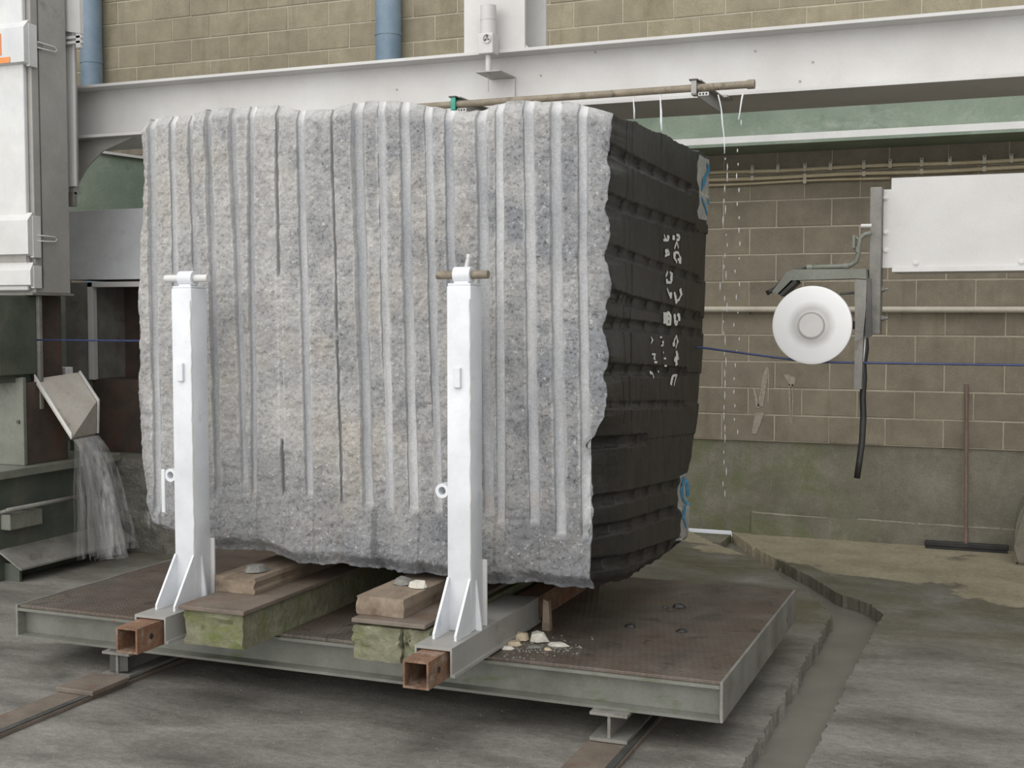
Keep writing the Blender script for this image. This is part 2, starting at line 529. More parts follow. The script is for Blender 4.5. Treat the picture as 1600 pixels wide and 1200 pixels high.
def tube(bm, pts, r, seg=10):
    """swept round tube; r may be a list"""
    pts = [Vector(p) for p in pts]
    rs = r if isinstance(r, (list, tuple)) else [r] * len(pts)
    rings = []
    up = None
    for i, p in enumerate(pts):
        t = (pts[min(i + 1, len(pts) - 1)] - pts[max(i - 1, 0)]).normalized()
        if up is None:
            up = Vector((0, 0, 1)) if abs(t.z) < 0.9 else Vector((0, 1, 0))
        a = t.cross(up).normalized()
        b = a.cross(t).normalized()
        up = b
        rings.append([bm.verts.new(p + (a * math.cos(2 * math.pi * k / seg) + b * math.sin(2 * math.pi * k / seg)) * rs[i]) for k in range(seg)])
    for q, w in zip(rings, rings[1:]):
        for k in range(seg):
            bm.faces.new((q[k], q[(k + 1) % seg], w[(k + 1) % seg], w[k]))
    bm.faces.new(rings[0][::-1])
    bm.faces.new(rings[-1])
    return bm


def ring_tube(bm, p0, p1, ro, ri, seg=24):
    """a short pipe with a real bore"""
    p0, p1 = Vector(p0), Vector(p1)
    t = (p1 - p0).normalized()
    up = Vector((0, 0, 1)) if abs(t.z) < 0.9 else Vector((1, 0, 0))
    a = t.cross(up).normalized()
    b = a.cross(t)
    R = []
    for p, r in ((p0, ro), (p1, ro), (p1, ri), (p0, ri)):
        R.append([bm.verts.new(p + (a * math.cos(2 * math.pi * k / seg) + b * math.sin(2 * math.pi * k / seg)) * r) for k in range(seg)])
    for i in range(4):
        q, w = R[i], R[(i + 1) % 4]
        for k in range(seg):
            bm.faces.new((q[k], q[(k + 1) % seg], w[(k + 1) % seg], w[k]))
    return bm


def sq_tube(bm, x0, x1, y0, y1, z0, z1, t):
    """square hollow section along Y, open ends"""
    o = [(x0, z0), (x1, z0), (x1, z1), (x0, z1)]
    i = [(x0 + t, z0 + t), (x1 - t, z0 + t), (x1 - t, z1 - t), (x0 + t, z1 - t)]
    V = {}
    for nm, prof in (('o', o), ('i', i)):
        for yy, e in ((y0, 0), (y1, 1)):
            V[nm, e] = [bm.verts.new((p[0], yy, p[1])) for p in prof]
    for k in range(4):
        j = (k + 1) % 4
        bm.faces.new((V['o', 0][k], V['o', 0][j], V['o', 1][j], V['o', 1][k]))
        bm.faces.new((V['i', 0][j], V['i', 0][k], V['i', 1][k], V['i', 1][j]))
        for e in (0, 1):
            bm.faces.new((V['o', e][k], V['i', e][k], V['i', e][j], V['o', e][j]))
    return bm


def hexbolt(bm, p, d, r, h):
    cyl(bm, p, Vector(p) + Vector(d) * h * 0.5, r * 1.5, seg=16)
    cyl(bm, Vector(p) + Vector(d) * h * 0.5, Vector(p) + Vector(d) * h * 1.6, r, seg=6)
    return bm


def chip_bm(c, sx, sy, sz, seed, n=9):
    """an angular flake of stone resting at c (its base)"""
    r = random.Random(seed)
    bm = B()
    for k in range(n):
        a = 2 * math.pi * k / n
        f = r.uniform(0.75, 1.05)
        bm.verts.new((c[0] + math.cos(a) * sx * f, c[1] + math.sin(a) * sy * f, c[2] + r.uniform(0, 0.15) * sz))
        f *= r.uniform(0.45, 0.85)
        bm.verts.new((c[0] + math.cos(a) * sx * f, c[1] + math.sin(a) * sy * f, c[2] + r.uniform(0.6, 1.0) * sz))
    res = bmesh.ops.convex_hull(bm, input=bm.verts)
    junk = [v for v in res['geom_interior'] if isinstance(v, bmesh.types.BMVert)]
    bmesh.ops.delete(bm, geom=junk, context='VERTS')
    return bm


def struct(name, bm, mat, parent=None):
    o = obj(name, bm, mat, parent)
    o['kind'] = 'structure'
    return o


# ------------------------------------------------------------------ setting: floor, drain, walls
WY = 9.4                                             # face of the block wall

def jag(pts, step=0.03, amp=0.006):
    out = []
    for p, q in zip(pts, pts[1:]):
        L = math.dist(p, q)
        n = max(1, int(L / step))
        dx, dy = (q[0] - p[0]) / L, (q[1] - p[1]) / L
        for i in range(n):
            f = i / n
            a = random.gauss(0, amp) if i else 0
            out.append((p[0] + (q[0] - p[0]) * f - dy * a, p[1] + (q[1] - p[1]) * f + dx * a))
    out.append(pts[-1])
    return out


chan_l = jag([(-0.885, 0.5), (-0.885, 4.0), (-0.89, 7.0), (-1.07, 7.46), (-1.32, 7.9), (-1.5, 8.29), (-1.72, 8.61), (-1.98, 8.9), (-2.3, 9.4)])
chan_r = jag([(-0.68, 0.5), (-0.67, 4.57), (-0.66, 5.2), (-0.66, 5.8), (-0.65, 6.43), (-0.63, 7.12), (-0.72, 7.35), (-0.93, 7.57), (-1.14, 7.97), (-1.45, 8.48), (-1.74, 8.97), (-1.95, 9.4)], amp=0.005)
fl = B()
prism(fl, [(-11, -3, 0), (-0.885, -3, 0)] + [(x, y, 0) for x, y in chan_l] + [(-2.3, 9.428, 0), (-11, 9.428, 0)], (0, 0, -0.3))
struct('floor', fl, 'floor')
fr = B()
prism(fr, [(4.2, -3, 0), (4.2, 9.428, 0), (-1.95, 9.428, 0)] + [(x, y, 0) for x, y in chan_r[::-1]] + [(-0.68, -3, 0)], (0, 0, -0.3))
struct('floor_slab', fr, 'floor')
struct('floor_drain', box(-2.6, -0.4, -3, WY + 0.02, -0.32, -0.075), 'channel')
struct('ground', box(-14, 8, WY + 0.03, 24, -0.5, -0.035), 'ground_pale')

wall = struct('wall_back', box(-9.6, 4.2, WY + 0.004, WY + 0.25, 0.71, 4.91), 'mortar')
# cast base: opening at the floor where the drain leaves the building
base = B()
bx(base, -9.6, -2.32, WY + 0.02, WY + 0.25, 0, 0.71)
bx(base, -2.32, -1.96, WY + 0.02, WY + 0.06, 0.010, 0.71)
bx(base, -2.32, -1.96, WY - 0.35, WY + 0.02, -0.2, -0.02)
bx(base, -1.96, 4.2, WY + 0.02, WY + 0.25, 0, 0.71)
obj('concrete_base', base, 'base_concrete', wall)
toe = B()
toe_top = [(-1.8, 0.172), (-1.6, 0.165), (-1.35, 0.160), (-1.0, 0.165), (-0.6, 0.158), (-0.2, 0.156), (0.3, 0.15), (4.2, 0.15)]
prism(toe, [(x, WY - 0.022, z) for x, z in toe_top] + [(4.2, WY - 0.022, 0), (-1.8, WY - 0.022, 0)], (0, 0.044, 0))
obj('concrete_toe', toe, 'base_concrete', wall)
for xa, xb_ in ((-1.79, -1.24), (-1.02, -0.62), (-0.6, -0.05), (-0.03, 0.25)):       # lime bleeding from the joint above the toe
    lm = B()
    xs_ = np.linspace(xa, xb_, 12)
    zc_ = np.interp(xs_, [q[0] for q in toe_top], [q[1] for q in toe_top])
    up_ = [lm.verts.new((x, WY - 0.0225, z + random.uniform(0.001, 0.008))) for x, z in zip(xs_, zc_)]
    dn_ = [lm.verts.new((x, WY - 0.0235, z - random.uniform(0.002, 0.006))) for x, z in zip(xs_, zc_)]
    for k in range(11):
        lm.faces.new((up_[k], up_[k + 1], dn_[k + 1], dn_[k]))
    obj('lime_line', lm, 'lime', wall)

# concrete blocks, 0.4 x 0.2 m running bond; those in view are parts, the rest one stuff part
BL, BH, BJ = 0.4, 0.2, 0.010
variants = []
for k in range(5):
    bm = bx(B(), -BL / 2 + BJ / 2, BL / 2 - BJ / 2, 0, 0.10, BJ / 2, BH - BJ / 2, bev=0.004)
    for v in bm.verts:
        v.co += Vector((random.uniform(-1, 1) * 0.0022, random.uniform(-1, 1) * 0.0015, random.uniform(-1, 1) * 0.0022))
    me = bpy.data.meshes.new('concrete_block')
    bm.to_mesh(me)
    bm.free()
    me.materials.append(M['block_wall'])
    variants.append(me)
hidden = B()
for r in range(21):
    z = 0.71 + r * BH
    off = -0.84 if r % 2 == 0 else -1.04
    k0 = math.floor((-9.5 - off) / BL)
    for k in range(k0, k0 + 34):
        xc = off + k * BL + BL / 2
        if xc < -9.3 or xc > 3.9:
            continue
        d = np.array([xc, WY, z + 0.1]) - _C
        w = d @ _F
        px, py = 800 + FPX * (d @ _R) / w, 600 - FPX * (d @ _U) / w
        seen = (-30 < px < 1660) and ((px > 1080 and 200 < py < 720) or (py < 150 - 0.085 * px + 20 and py > -40) or (100 < px < 240 and 190 < py < 350))
        yy = WY + random.uniform(-0.002, 0.0015)
        if seen:
            o = bpy.data.objects.new('concrete_block', random.choice(variants))
            COL.objects.link(o)
            o.parent = wall
            o.location = Vector((xc, yy, z)) - WORLD[wall.name]
        else:
            bx(hidden, xc - BL / 2 + BJ / 2, xc + BL / 2 - BJ / 2, yy, yy + 0.1, z + BJ / 2, z + BH - BJ / 2)
h = obj('concrete_blocks', hidden, 'block_wall', wall)
h['kind'] = 'stuff'

# lime splashes on the blocks
def splash(pts_list, widths, name='lime_splash'):
    bm = B()
    for pts in pts_list:
        P = [at_y(x, y, WY - 0.004) for x, y, _ in pts]
        W = [w * 9.3 / FPX for _, _, w in pts]
        L = [bm.verts.new((p[0] - w / 2, WY - 0.004, p[2])) for p, w in zip(P, W)]
        R = [bm.verts.new((p[0] + w / 2, WY - 0.004, p[2])) for p, w in zip(P, W)]
        for i in range(len(P) - 1):
            bm.faces.new((L[i], R[i], R[i + 1], L[i + 1]))
    obj(name, bm, 'lime', wall)


splash([[(1198, 573, 2), (1195, 590, 8), (1192, 610, 8), (1188, 635, 9)], [(1200, 575, 2), (1201, 600, 2), (1200, 628, 2)], [(1178, 607, 3), (1181, 620, 5), (1184, 637, 6)],
        [(1187, 645, 14), (1183, 660, 12), (1178, 678, 7)]], None)
splash([[(1228, 585, 6), (1234, 590, 16), (1237, 597, 12), (1236, 604, 5)], [(1233, 600, 2.5), (1234, 630, 2.5), (1235, 660, 1.5)], [(1238, 600, 2), (1239, 625, 2), (1237, 663, 1.5)]], None)

# unseen side walls of the shed; the right one added to darken right-facing sides
struct('wall_left', box(-9.85, -9.6, 3.5, WY + 0.25, 0, 4.91), 'base_concrete')
struct('wall_right', box(4.2, 4.4, 2.5, WY + 0.25, 0, 4.91), 'base_concrete')

# ------------------------------------------------------------------ the granite block (one continuous mesh)
def vnoise(u, v, seed):
    r = np.random.default_rng(seed)
    G = r.random((256, 256))
    iu, iv = np.floor(u).astype(int), np.floor(v).astype(int)
    fu, fv = u - iu, v - iv
    fu, fv = fu * fu * (3 - 2 * fu), fv * fv * (3 - 2 * fv)
    g = lambda a, b: G[a % 256, b % 256]
    return (g(iu, iv) * (1 - fu) + g(iu + 1, iv) * fu) * (1 - fv) + (g(iu, iv + 1) * (1 - fu) + g(iu + 1, iv + 1) * fu) * fv


def fbm(u, v, seed, octv=5, gain=0.55, ridged=False):
    s, a, tot = 0, 1.0, 0
    for k in range(octv):
        q = vnoise(u * 2 ** k + 13.7 * k, v * 2 ** k + 7.3 * k, seed + k) * 2 - 1
        if ridged:
            q = 1 - 2 * np.abs(q)
        s = s + q * a
        tot += a
        a *= gain
    return s / tot


def smooth(a, b, x):
    t = np.clip((x - a) / (b - a), 0, 1)
    return t * t * (3 - 2 * t)


Y0, XBK = 4.72, -1.50
NR, NB, NL, NV = 340, 20, 60, 430
v = np.linspace(0, 1, NV)
zn = 0.56 + v * 1.94


def prof(pxs, fn, plane, key, val):
    P = np.array([fn(x, y, plane) for x, y in pxs])
    o = np.argsort(P[:, key])
    return P[o, key], P[o, val]


lz, lx = prof([(220, 185), (219, 300), (217, 420), (214, 520), (212, 600), (213, 680), (219, 740), (224, 800), (240, 832), (275, 850)], at_y, Y0, 2, 0)
rz, rx = prof([(951, 175), (948, 232), (951, 260), (947, 313), (951, 350), (947, 388), (952, 430), (949, 463), (943, 503), (949, 545), (945, 577), (948, 610), (945, 640), (932, 665), (919, 696),
               (921, 740), (925, 770), (926, 790), (919, 830), (918, 845), (913, 880), (912, 922)], at_y, Y0, 2, 0)
tx, tz = prof([(218, 188), (230, 184), (250, 180), (300, 179), (318, 172), (335, 169), (400, 166), (425, 163), (440, 166), (455, 169), (520, 168), (545, 160), (570, 157), (640, 158), (670, 166),
               (690, 170), (745, 171), (765, 165), (790, 157), (830, 155), (850, 158), (880, 155), (900, 158), (925, 166), (952, 174)], at_y, Y0, 0, 2)
bxx, bz = prof([(213, 845), (275, 850), (330, 857), (420, 866), (460, 881), (545, 884), (640, 898), (700, 905), (760, 914), (840, 914), (870, 921), (915, 924)], at_y, Y0, 0, 2)
kz, ky = prof([(1111, 240), (1109, 300), (1104, 345), (1107, 352), (1103, 450), (1099, 540), (1090, 640), (1082, 700), (1074, 735), (1078, 790), (1073, 835), (1060, 852)], at_x, XBK, 2, 1)
rty, rtz = prof([(951, 174), (1000, 190), (1033, 205), (1070, 224), (1112, 243)], at_x, XBK, 1, 2)
rby, rbz = prof([(913, 925), (960, 912), (1000, 893), (1040, 868), (1062, 850), (1080, 838)], at_x, XBK, 1, 2)

XL, XR, YB = np.interp(zn, lz, lx), np.interp(zn, rz, rx), np.interp(zn, kz, ky)

GH = [((947, 233), (1082, 296), .029), ((948, 313), (1085, 359), .029), ((948, 388), (1095, 438), .026), ((950, 463), (1095, 496), .026), ((942, 503), (1095, 521), .026),
      ((946, 577), (1072, 582), .026), ((947, 633), (1070, 631), .018), ((919, 696), (1009, 686), .026), ((925, 789), (1060, 757), .026), ((919, 841), (1056, 797), .026), ((916, 897), (1062, 848), .029)]
for p, q, hw in GH:                                                      # the drill holes bite into the corner
    zc_ = at_x(p[0], p[1], XBK)[2]
    XR = XR - 0.32 * hw * np.sqrt(np.clip(1 - ((zn - zc_) / (hw * 1.1)) ** 2, 0, 1))
XR = XR + 0.006 * fbm(zn * 22, zn * 0, 201, 3)

# front face: the mesh columns follow the drill grooves so that their lips stay crisp
# (top pixel x, y) (bottom pixel x, y), half width m, depth factor, pixel rows where the groove is open
GV = [((236, 180), (246, 800), .017, 1.2, ((0, 800),)), ((268, 180), (279, 785), .016, 1.2, ((0, 785),)), ((299, 178), (311, 775), .018, 1.2, ((0, 775),)), ((327, 170), (341, 768), .018, 1.3, ((0, 768),)),
      ((364, 166), (384, 759), .019, 1.2, ((0, 759),)), ((392, 166), (398, 773), .013, 1.2, ((0, 773),)), ((430, 160), (443, 773), .010, 3.0, ((0, 431), (689, 773))),
      ((467, 166), (483, 775), .016, 1.2, ((0, 775),)), ((518, 168), (534, 788), .012, 2.8, ((0, 518), (533, 788))), ((556, 158), (575, 793), .021, 1.25, ((0, 793),)),
      ((593, 156), (608, 799), .020, 1.2, ((0, 799),)), ((629, 157), (645, 799), .021, 1.3, ((0, 799),)), ((667, 165), (683, 802), .019, 1.3, ((0, 802),)), ((699, 168), (715, 803), .019, 1.3, ((0, 803),)),
      ((750, 168), (763, 804), .022, 1.3, ((0, 804),)), ((779, 160), (782, 819), .018, 1.0, ((0, 819),)), ((824, 155), (834, 821), .023, 1.1, ((0, 821),)), ((866, 155), (876, 840), .022, 1.2, ((0, 840),)), ((909, 160), (915, 842), .018, 1.1, ((0, 842),))]
knots = [XL]
for i, (p, q, hw, df, op) in enumerate(GV):
    a_, b_ = at_y(p[0], p[1], Y0), at_y(q[0], q[1], Y0)
    c_ = a_[0] + (b_[0] - a_[0]) * (a_[2] - zn) / (a_[2] - b_[2]) + 0.0035 * fbm(zn * 3 + i, zn * 0 + i * 3.1, 51 + i, 3)
    for sgn in (-1, 1):
        wv_ = 1.12 * hw * (1 + 0.16 * fbm(zn * 7, zn * 0 + i * 1.7 + sgn, 81 + i, 3) + 0.10 * np.clip(fbm(zn * 45, zn * 0 + i * 2.3 + sgn, 181 + i, 2), 0, 1))
        knots.append(c_ + sgn * wv_)
knots.append(XR)
for k in range(1, len(knots)):
    knots[k] = np.maximum(knots[k], knots[k - 1] + 0.003)
knots[-1] = XR
cols, qcol, gcol = [], [], []
for k in range(len(knots) - 1):
    is_g = k % 2 == 1
    n_ = 13 if is_g else max(6, int(round(float(np.mean(knots[k + 1] - knots[k])) / 0.0042)))
    for f_ in np.arange(n_) / n_:
        cols.append(knots[k] + (knots[k + 1] - knots[k]) * f_)
        qcol.append(2 * f_ - 1 if is_g else 1.0)
        gcol.append(k // 2)
cols.append(XR)
qcol.append(1.0)
gcol.append(len(GV))
Xf = np.array(cols)
NF = Xf.shape[0]
qcol = np.array(qcol)[:, None]
gcol = np.array(gcol)[:, None]
s = np.clip((Xf - XL[None, :]) / (XR - XL)[None, :], 0, 1)
Zf = np.interp(Xf, bxx, bz) + (np.interp(Xf, tx, tz) - np.interp(Xf, bxx, bz)) * v[None, :]
Zf += 0.010 * fbm(Xf * 9, Xf * 0, 61, 4) * smooth(0.9, 1, v)[None, :] + 0.012 * fbm(Xf * 14, Xf * 0, 62, 4) * (1 - smooth(0, 0.08, v))[None, :]
rib = rng.normal(0, 0.009, 40)
body = 0.013 * fbm(Xf * 3.2, Zf * 2.2, 21, 6, 0.6) + 0.008 * fbm(Xf * 16, Zf * 13, 31, 4, 0.62, True) + 0.0055 * fbm(Xf * 50, Zf * 45, 37, 3, 0.65)
ribid = np.where(np.abs(qcol) < 1, gcol, gcol + 0) + (qcol >= 1) * 0
body = body + np.take(rib, ribid) + 0.02 * fbm(Xf * 0.8, Zf * 0.8, 41, 3)
Df = np.zeros_like(Xf)
Gm = np.zeros_like(Xf)
for i, (p, q, hw, df, op) in enumerate(GV):
    act = np.zeros_like(Xf)
    for ya, yb in op:
        zt_ = 9.0 if ya == 0 else float(at_y(q[0], ya, Y0)[2])
        zb_ = float(at_y(q[0], yb, Y0)[2])
        act = np.maximum(act, smooth(zb_ - 0.012, zb_ + 0.02, Zf) * (1 - smooth(zt_ - 0.02, zt_ + 0.012, Zf)))
    inside = ((gcol == i) & (qcol < 1.0) & (qcol > -1.0)).astype(float)
    d = hw * df * 1.1 * np.sqrt(np.clip(1 - qcol * qcol, 0, 1)) * act * inside
    Df = np.maximum(Df, d)
    Gm = np.maximum(Gm, inside * act)
lipc = np.zeros(NF)
isg = (np.abs(qcol[:, 0]) < 1.0)
for k in range(NF):
    if not isg[k]:
        for o_, w_ in ((1, 1.0), (2, 0.6), (3, 0.25)):
            if (k - o_ >= 0 and isg[k - o_]) or (k + o_ < NF and isg[k + o_]):
                lipc[k] = max(lipc[k], w_)
Lip = lipc[:, None] * smooth(0.10, 0.2, v)[None, :] * np.clip(0.35 + 1.3 * fbm(Xf * 6, Zf * 9, 211, 4), 0, 1)
Lip = np.maximum(Lip, smooth(0.955, 1.0, v)[None, :] * np.clip(0.75 + 0.8 * fbm(Xf * 14, Zf * 14, 213, 3), 0, 1))
rough_d = body * (1 - 0.9 * Gm)
foot_f = 1 - smooth(0.0, 0.15, v)[None, :]
rough_d = rough_d - foot_f * (0.018 + 0.014 * fbm(Xf * 5, Zf * 6, 71, 5, 0.6, True)) * (1 - Gm)          # the unsplit foot bulges
Df = Df + rough_d
edge_b = (1 - smooth(0, 0.035, v))[None, :]
edge_t = smooth(0.975, 1, v)[None, :]
Df = Df + edge_b * (0.05 + 0.03 * fbm(Xf * 10, Xf * 0 + 3, 91, 4)) + edge_t * (0.022 + 0.02 * fbm(Xf * 12, Xf * 0 + 5, 92, 4))
edge_r = smooth(0.988, 1, s) * (0.012 + 0.016 * fbm(Zf * 9, Xf * 3, 93, 4))
edge_l = (1 - smooth(0, 0.02, s)) * (0.03 + 0.02 * fbm(Zf * 7, Xf * 3, 94, 4))
Df = Df + edge_r + edge_l
Yf = Y0 + Df
Front = np.stack([Xf, Yf, Zf], -1)

# right face: horizontal drill grooves, wet
t = np.linspace(0, 1, NR)[:, None]
Yr = Yf[-1][None, :] + (YB[None, :] - Yf[-1][None, :]) * t
ytop = Zf[-1][-1] + (np.interp(Yr, rty, rtz) - np.interp(Y0, rty, rtz))
ybot = Zf[-1][0] + (np.interp(Yr, rby, rbz) - np.interp(Y0, rby, rbz))
lz01 = (Zf[-1] - Zf[-1][0]) / (Zf[-1][-1] - Zf[-1][0])
Zr = ybot + (ytop - ybot) * lz01[None, :]
Zr += 0.012 * fbm(Yr * 12, Yr * 0, 63, 4) * smooth(0.93, 1, v)[None, :] * smooth(0, 0.03, t) + 0.012 * fbm(Yr * 14, Yr * 0, 64, 4) * (1 - smooth(0, 0.06, v))[None, :] * smooth(0, 0.03, t)
Xr0 = XR[None, :] + (XBK - XR)[None, :] * smooth(0, 0.25, t)
Dr = np.zeros_like(Yr)
Gr = np.zeros_like(Yr)
hl = []
for p, q, hw in GH:
    a, b = at_x(p[0], p[1], XBK), at_x(q[0], q[1], XBK)
    hl.append((a[1], a[2], b[1], b[2], hw))
lvl = np.zeros(Yr.shape, int)
for (y0, z0, y1, z1, hw) in hl:
    lvl += (Zr > z0 + (z1 - z0) * (Yr - y0) / (y1 - y0)).astype(int)
brd = np.array([0.004, -0.006, 0.003, 0.0, -0.005, 0.004, -0.004, 0.003, -0.003, 0.005, -0.004, 0.002])
body_r = 0.006 * fbm(Yr * 4, Zr * 4, 121, 6, 0.58) + 0.0015 * fbm(Yr * 40, Zr * 3, 127, 3) + brd[lvl]
for i, (y0, z0, y1, z1, hw) in enumerate(hl):
    zc = z0 + (z1 - z0) * (Yr - y0) / (y1 - y0)
    q = (Zr - zc) / hw
    act = 1 - smooth(y1 - 0.02, y1 + 0.02, Yr)
    seg = 0.82 + 0.18 * np.sign(np.sin((Yr - 4.7) * 2 * math.pi / 0.23 + i))
    Dr = np.maximum(Dr, hw * 0.8 * seg * np.sqrt(np.clip(1 - q * q, 0, 1)) * act)
    Gr = np.maximum(Gr, np.where(np.abs(q) < 1, act, 0))
for yc in (5.02, 5.12, 5.60):                                            # split lines across the drilled face
    Dr = Dr + 0.006 * np.exp(-((Yr - yc - 0.03 * fbm(Zr * 2, Zr * 0 + yc, 140, 3)) / 0.006) ** 2) * (Zr > 1.2)
Dr = Dr + body_r * (1 - 0.8 * Gr)
Dr = Dr * smooth(0, 0.015, t) + smooth(0.985, 1, t) * (0.02 + 0.02 * fbm(Zr * 9, Yr, 131, 4)) + (1 - smooth(0, 0.02, v))[None, :] * 0.03
Xr = Xr0 - Dr
Right = np.stack([Xr, Yr, Zr], -1)

# back and left faces (out of sight)
tb = np.linspace(0, 1, NB)[:, None]
YBL = 6.45
Xb = Xr[-1][None, :] + (XL[None, :] - Xr[-1][None, :]) * tb
Yb = Yr[-1][None, :] + (YBL - Yr[-1][None, :]) * smooth(0, 1, tb) + 0.02 * fbm(Xb * 3, v[None, :] * 6 + Xb * 0, 151, 4) * np.sin(tb * math.pi)
Zb = Zr[-1][None, :] + (Zf[0] - Zr[-1])[None, :] * tb
Back = np.stack([Xb, Yb, Zb], -1)
tl = np.linspace(0, 1, NL)[:, None]
Yl = Yb[-1][None, :] + (Yf[0][None, :] - Yb[-1][None, :]) * tl
Xl = XL[None, :] + 0.02 * fbm(Yl * 4, v[None, :] * 8 + Yl * 0, 161, 5) * np.sin(tl * math.pi)
Zl = Zf[0][None, :] + Yl * 0
Left = np.stack([Xl, Yl, Zl], -1)

P = np.concatenate([Front, Right[1:], Back[1:], Left[1:-1]], 0)          # columns around the block
NC = P.shape[0]
ic = np.arange(NC)[:, None]
iv_ = np.arange(NV - 1)[None, :]
nx = (ic + 1) % NC
quads = np.stack([ic * NV + iv_, nx * NV + iv_, nx * NV + iv_ + 1, ic * NV + iv_ + 1], -1).reshape(-1, 4)
verts = [P.reshape(-1, 3)]
faces = [quads]
col_of = np.repeat(np.arange(NC), NV - 1)
Zq = P[:, :-1, 2].reshape(-1)
Yq = P[:, :-1, 1].reshape(-1)
mat_i = np.zeros(len(quads), np.int32)
right_q = (col_of >= NF - 1) & (col_of < NF + NR - 2)
mat_i[right_q] = 1
wig = 0.02 * np.sin(Zq * 31) + 0.012 * np.sin(Zq * 77)
b_hi = at_x(1091, 300, XBK)[1]
b_lo = at_x(1061, 800, XBK)[1]
z_hi0, z_hi1 = at_x(1100, 345, XBK)[2], at_x(1100, 246, XBK)[2]
z_lo0, z_lo1 = at_x(1068, 842, XBK)[2], at_x(1068, 742, XBK)[2]
pale = right_q & (((Yq > b_hi + wig) & (Zq > z_hi0) & (Zq < z_hi1)) | ((Yq > b_lo + wig) & (Zq > z_lo0) & (Zq < z_lo1)))
mat_i[pale] = 2
groove = np.zeros((NC, NV))
groove[:NF] = Gm
lip_a = np.zeros((NC, NV))
lip_a[:NF] = Lip
groove = [groove.reshape(-1)]
mats = [mat_i]
# top and bottom caps: rings that run in to the middle line
base_n = NC * NV
for side, row in ((1, NV - 1), (0, 0)):
    ring = P[:, row]
    cen = np.stack([np.clip(ring[:, 0], -3.2, -2.1), np.full(NC, 5.6), np.full(NC, ring[:, 2].mean())], -1)
    prev = np.arange(NC) * NV + row
    K = 7
    for k in range(1, K + 1):
        f = k / K
        R_ = ring * (1 - f) + cen * f
        if side:
            R_[:, 2] = ring[:, 2] * (1 - f) + (ring[:, 2].mean() - 0.02) * f + 0.01 * np.sin(R_[:, 0] * 23 + R_[:, 1] * 17)
        else:
            zt = 0.538 + 0.004 * np.sin(R_[:, 0] * 13 + R_[:, 1] * 17)
            R_[:, 2] = ring[:, 2] * (1 - min(1, f * 2.2)) + zt * min(1, f * 2.2)
        cur = base_n + np.arange(NC)
        base_n += NC
        verts.append(R_)
        groove.append(np.zeros(NC))
        a, b = prev, np.roll(prev, -1)
        c, d = np.roll(cur, -1), cur
        faces.append(np.stack([a, b, c, d] if side else [b, a, d, c], -1))
        mats.append(np.zeros(NC, np.int32))
        prev = cur
V = np.concatenate(verts)
Fq = np.concatenate(faces)
ORG = Vector((-2.6, 5.6, 0.53))
me = bpy.data.meshes.new('granite_block')
me.vertices.add(len(V))
me.vertices.foreach_set('co', (V - np.array(ORG)).astype(np.float32).ravel())
me.loops.add(len(Fq) * 4)
me.loops.foreach_set('vertex_index', Fq.astype(np.int32).ravel())
me.polygons.add(len(Fq))
me.polygons.foreach_set('loop_start', np.arange(len(Fq), dtype=np.int32) * 4)
for k in ('g_dry', 'g_wet', 'g_pale'):
    me.materials.append(M[k])
me.polygons.foreach_set('material_index', np.concatenate(mats))
me.polygons.foreach_set('use_smooth', np.ones(len(Fq), bool))
at = me.attributes.new('groove', 'FLOAT', 'POINT')
at.data.foreach_set('value', np.concatenate(groove).astype(np.float32))
la_ = np.zeros(len(V), np.float32)
la_[:NC * NV] = lip_a.reshape(-1)
at = me.attributes.new('lip', 'FLOAT', 'POINT')
at.data.foreach_set('value', la_)
me.update(calc_edges=True)
block = link_mesh('granite_block', me, None, ORG)
tag(block, 'huge rough granite block with vertical drill grooves on the trolley', 'stone block')


def right_x(Y, Z):
    """the wet face's X at (Y, Z)"""
    j = int(np.argmin(np.abs(Zr[NR // 2] - Z)))
    i = int(np.clip((Y - Yr[0, j]) / (Yr[-1, j] - Yr[0, j]) * (NR - 1), 0, NR - 1))
    j = int(np.argmin(np.abs(Zr[i] - Z)))
    lo, hi = max(0, j - 3), min(NV, j + 4)
    return float(Xr[max(0, i - 3):i + 4, lo:hi].max())


def paint(name, strokes, w, mat, label=None):
    bm = B()
    for st in strokes:
        pts = [at_x(x, y, XBK)[1:] for x, y in st]
        dense = []
        for (y0, z0), (y1, z1) in zip(pts, pts[1:]):
            n = max(2, int(math.hypot(y1 - y0, z1 - z0) / 0.012))
            dense += [(y0 + (y1 - y0) * k / n, z0 + (z1 - z0) * k / n) for k in range(n)]
        dense.append(tuple(pts[-1]))
        L, R_ = [], []
        for k, (y, z) in enumerate(dense):
            a, b = dense[max(0, k - 1)], dense[min(len(dense) - 1, k + 1)]
            dy, dz = b[0] - a[0], b[1] - a[1]
            q = math.hypot(dy, dz) or 1
            ww = w * random.uniform(0.75, 1.15) / 2
            wy = 3.4 if abs(dz) > abs(dy) else 1.0          # a brush stroke is wider along the length of the block
            ny, nz = -dz / q * ww * wy, dy / q * ww
            x = right_x(y, z) + 0.003
            L.append(bm.verts.new((x, y + ny, z + nz)))
            R_.append(bm.verts.new((x, y - ny, z - nz)))
        for k in range(len(L) - 1):
            bm.faces.new((L[k], L[k + 1], R_[k + 1], R_[k]))
    o = obj(name, bm, mat, block)
    if label:
        o['label'] = label
    return o


def cr(pts):
    return [(980 + x / 4.2857, 340 + y / 4.2857) for x, y in pts]


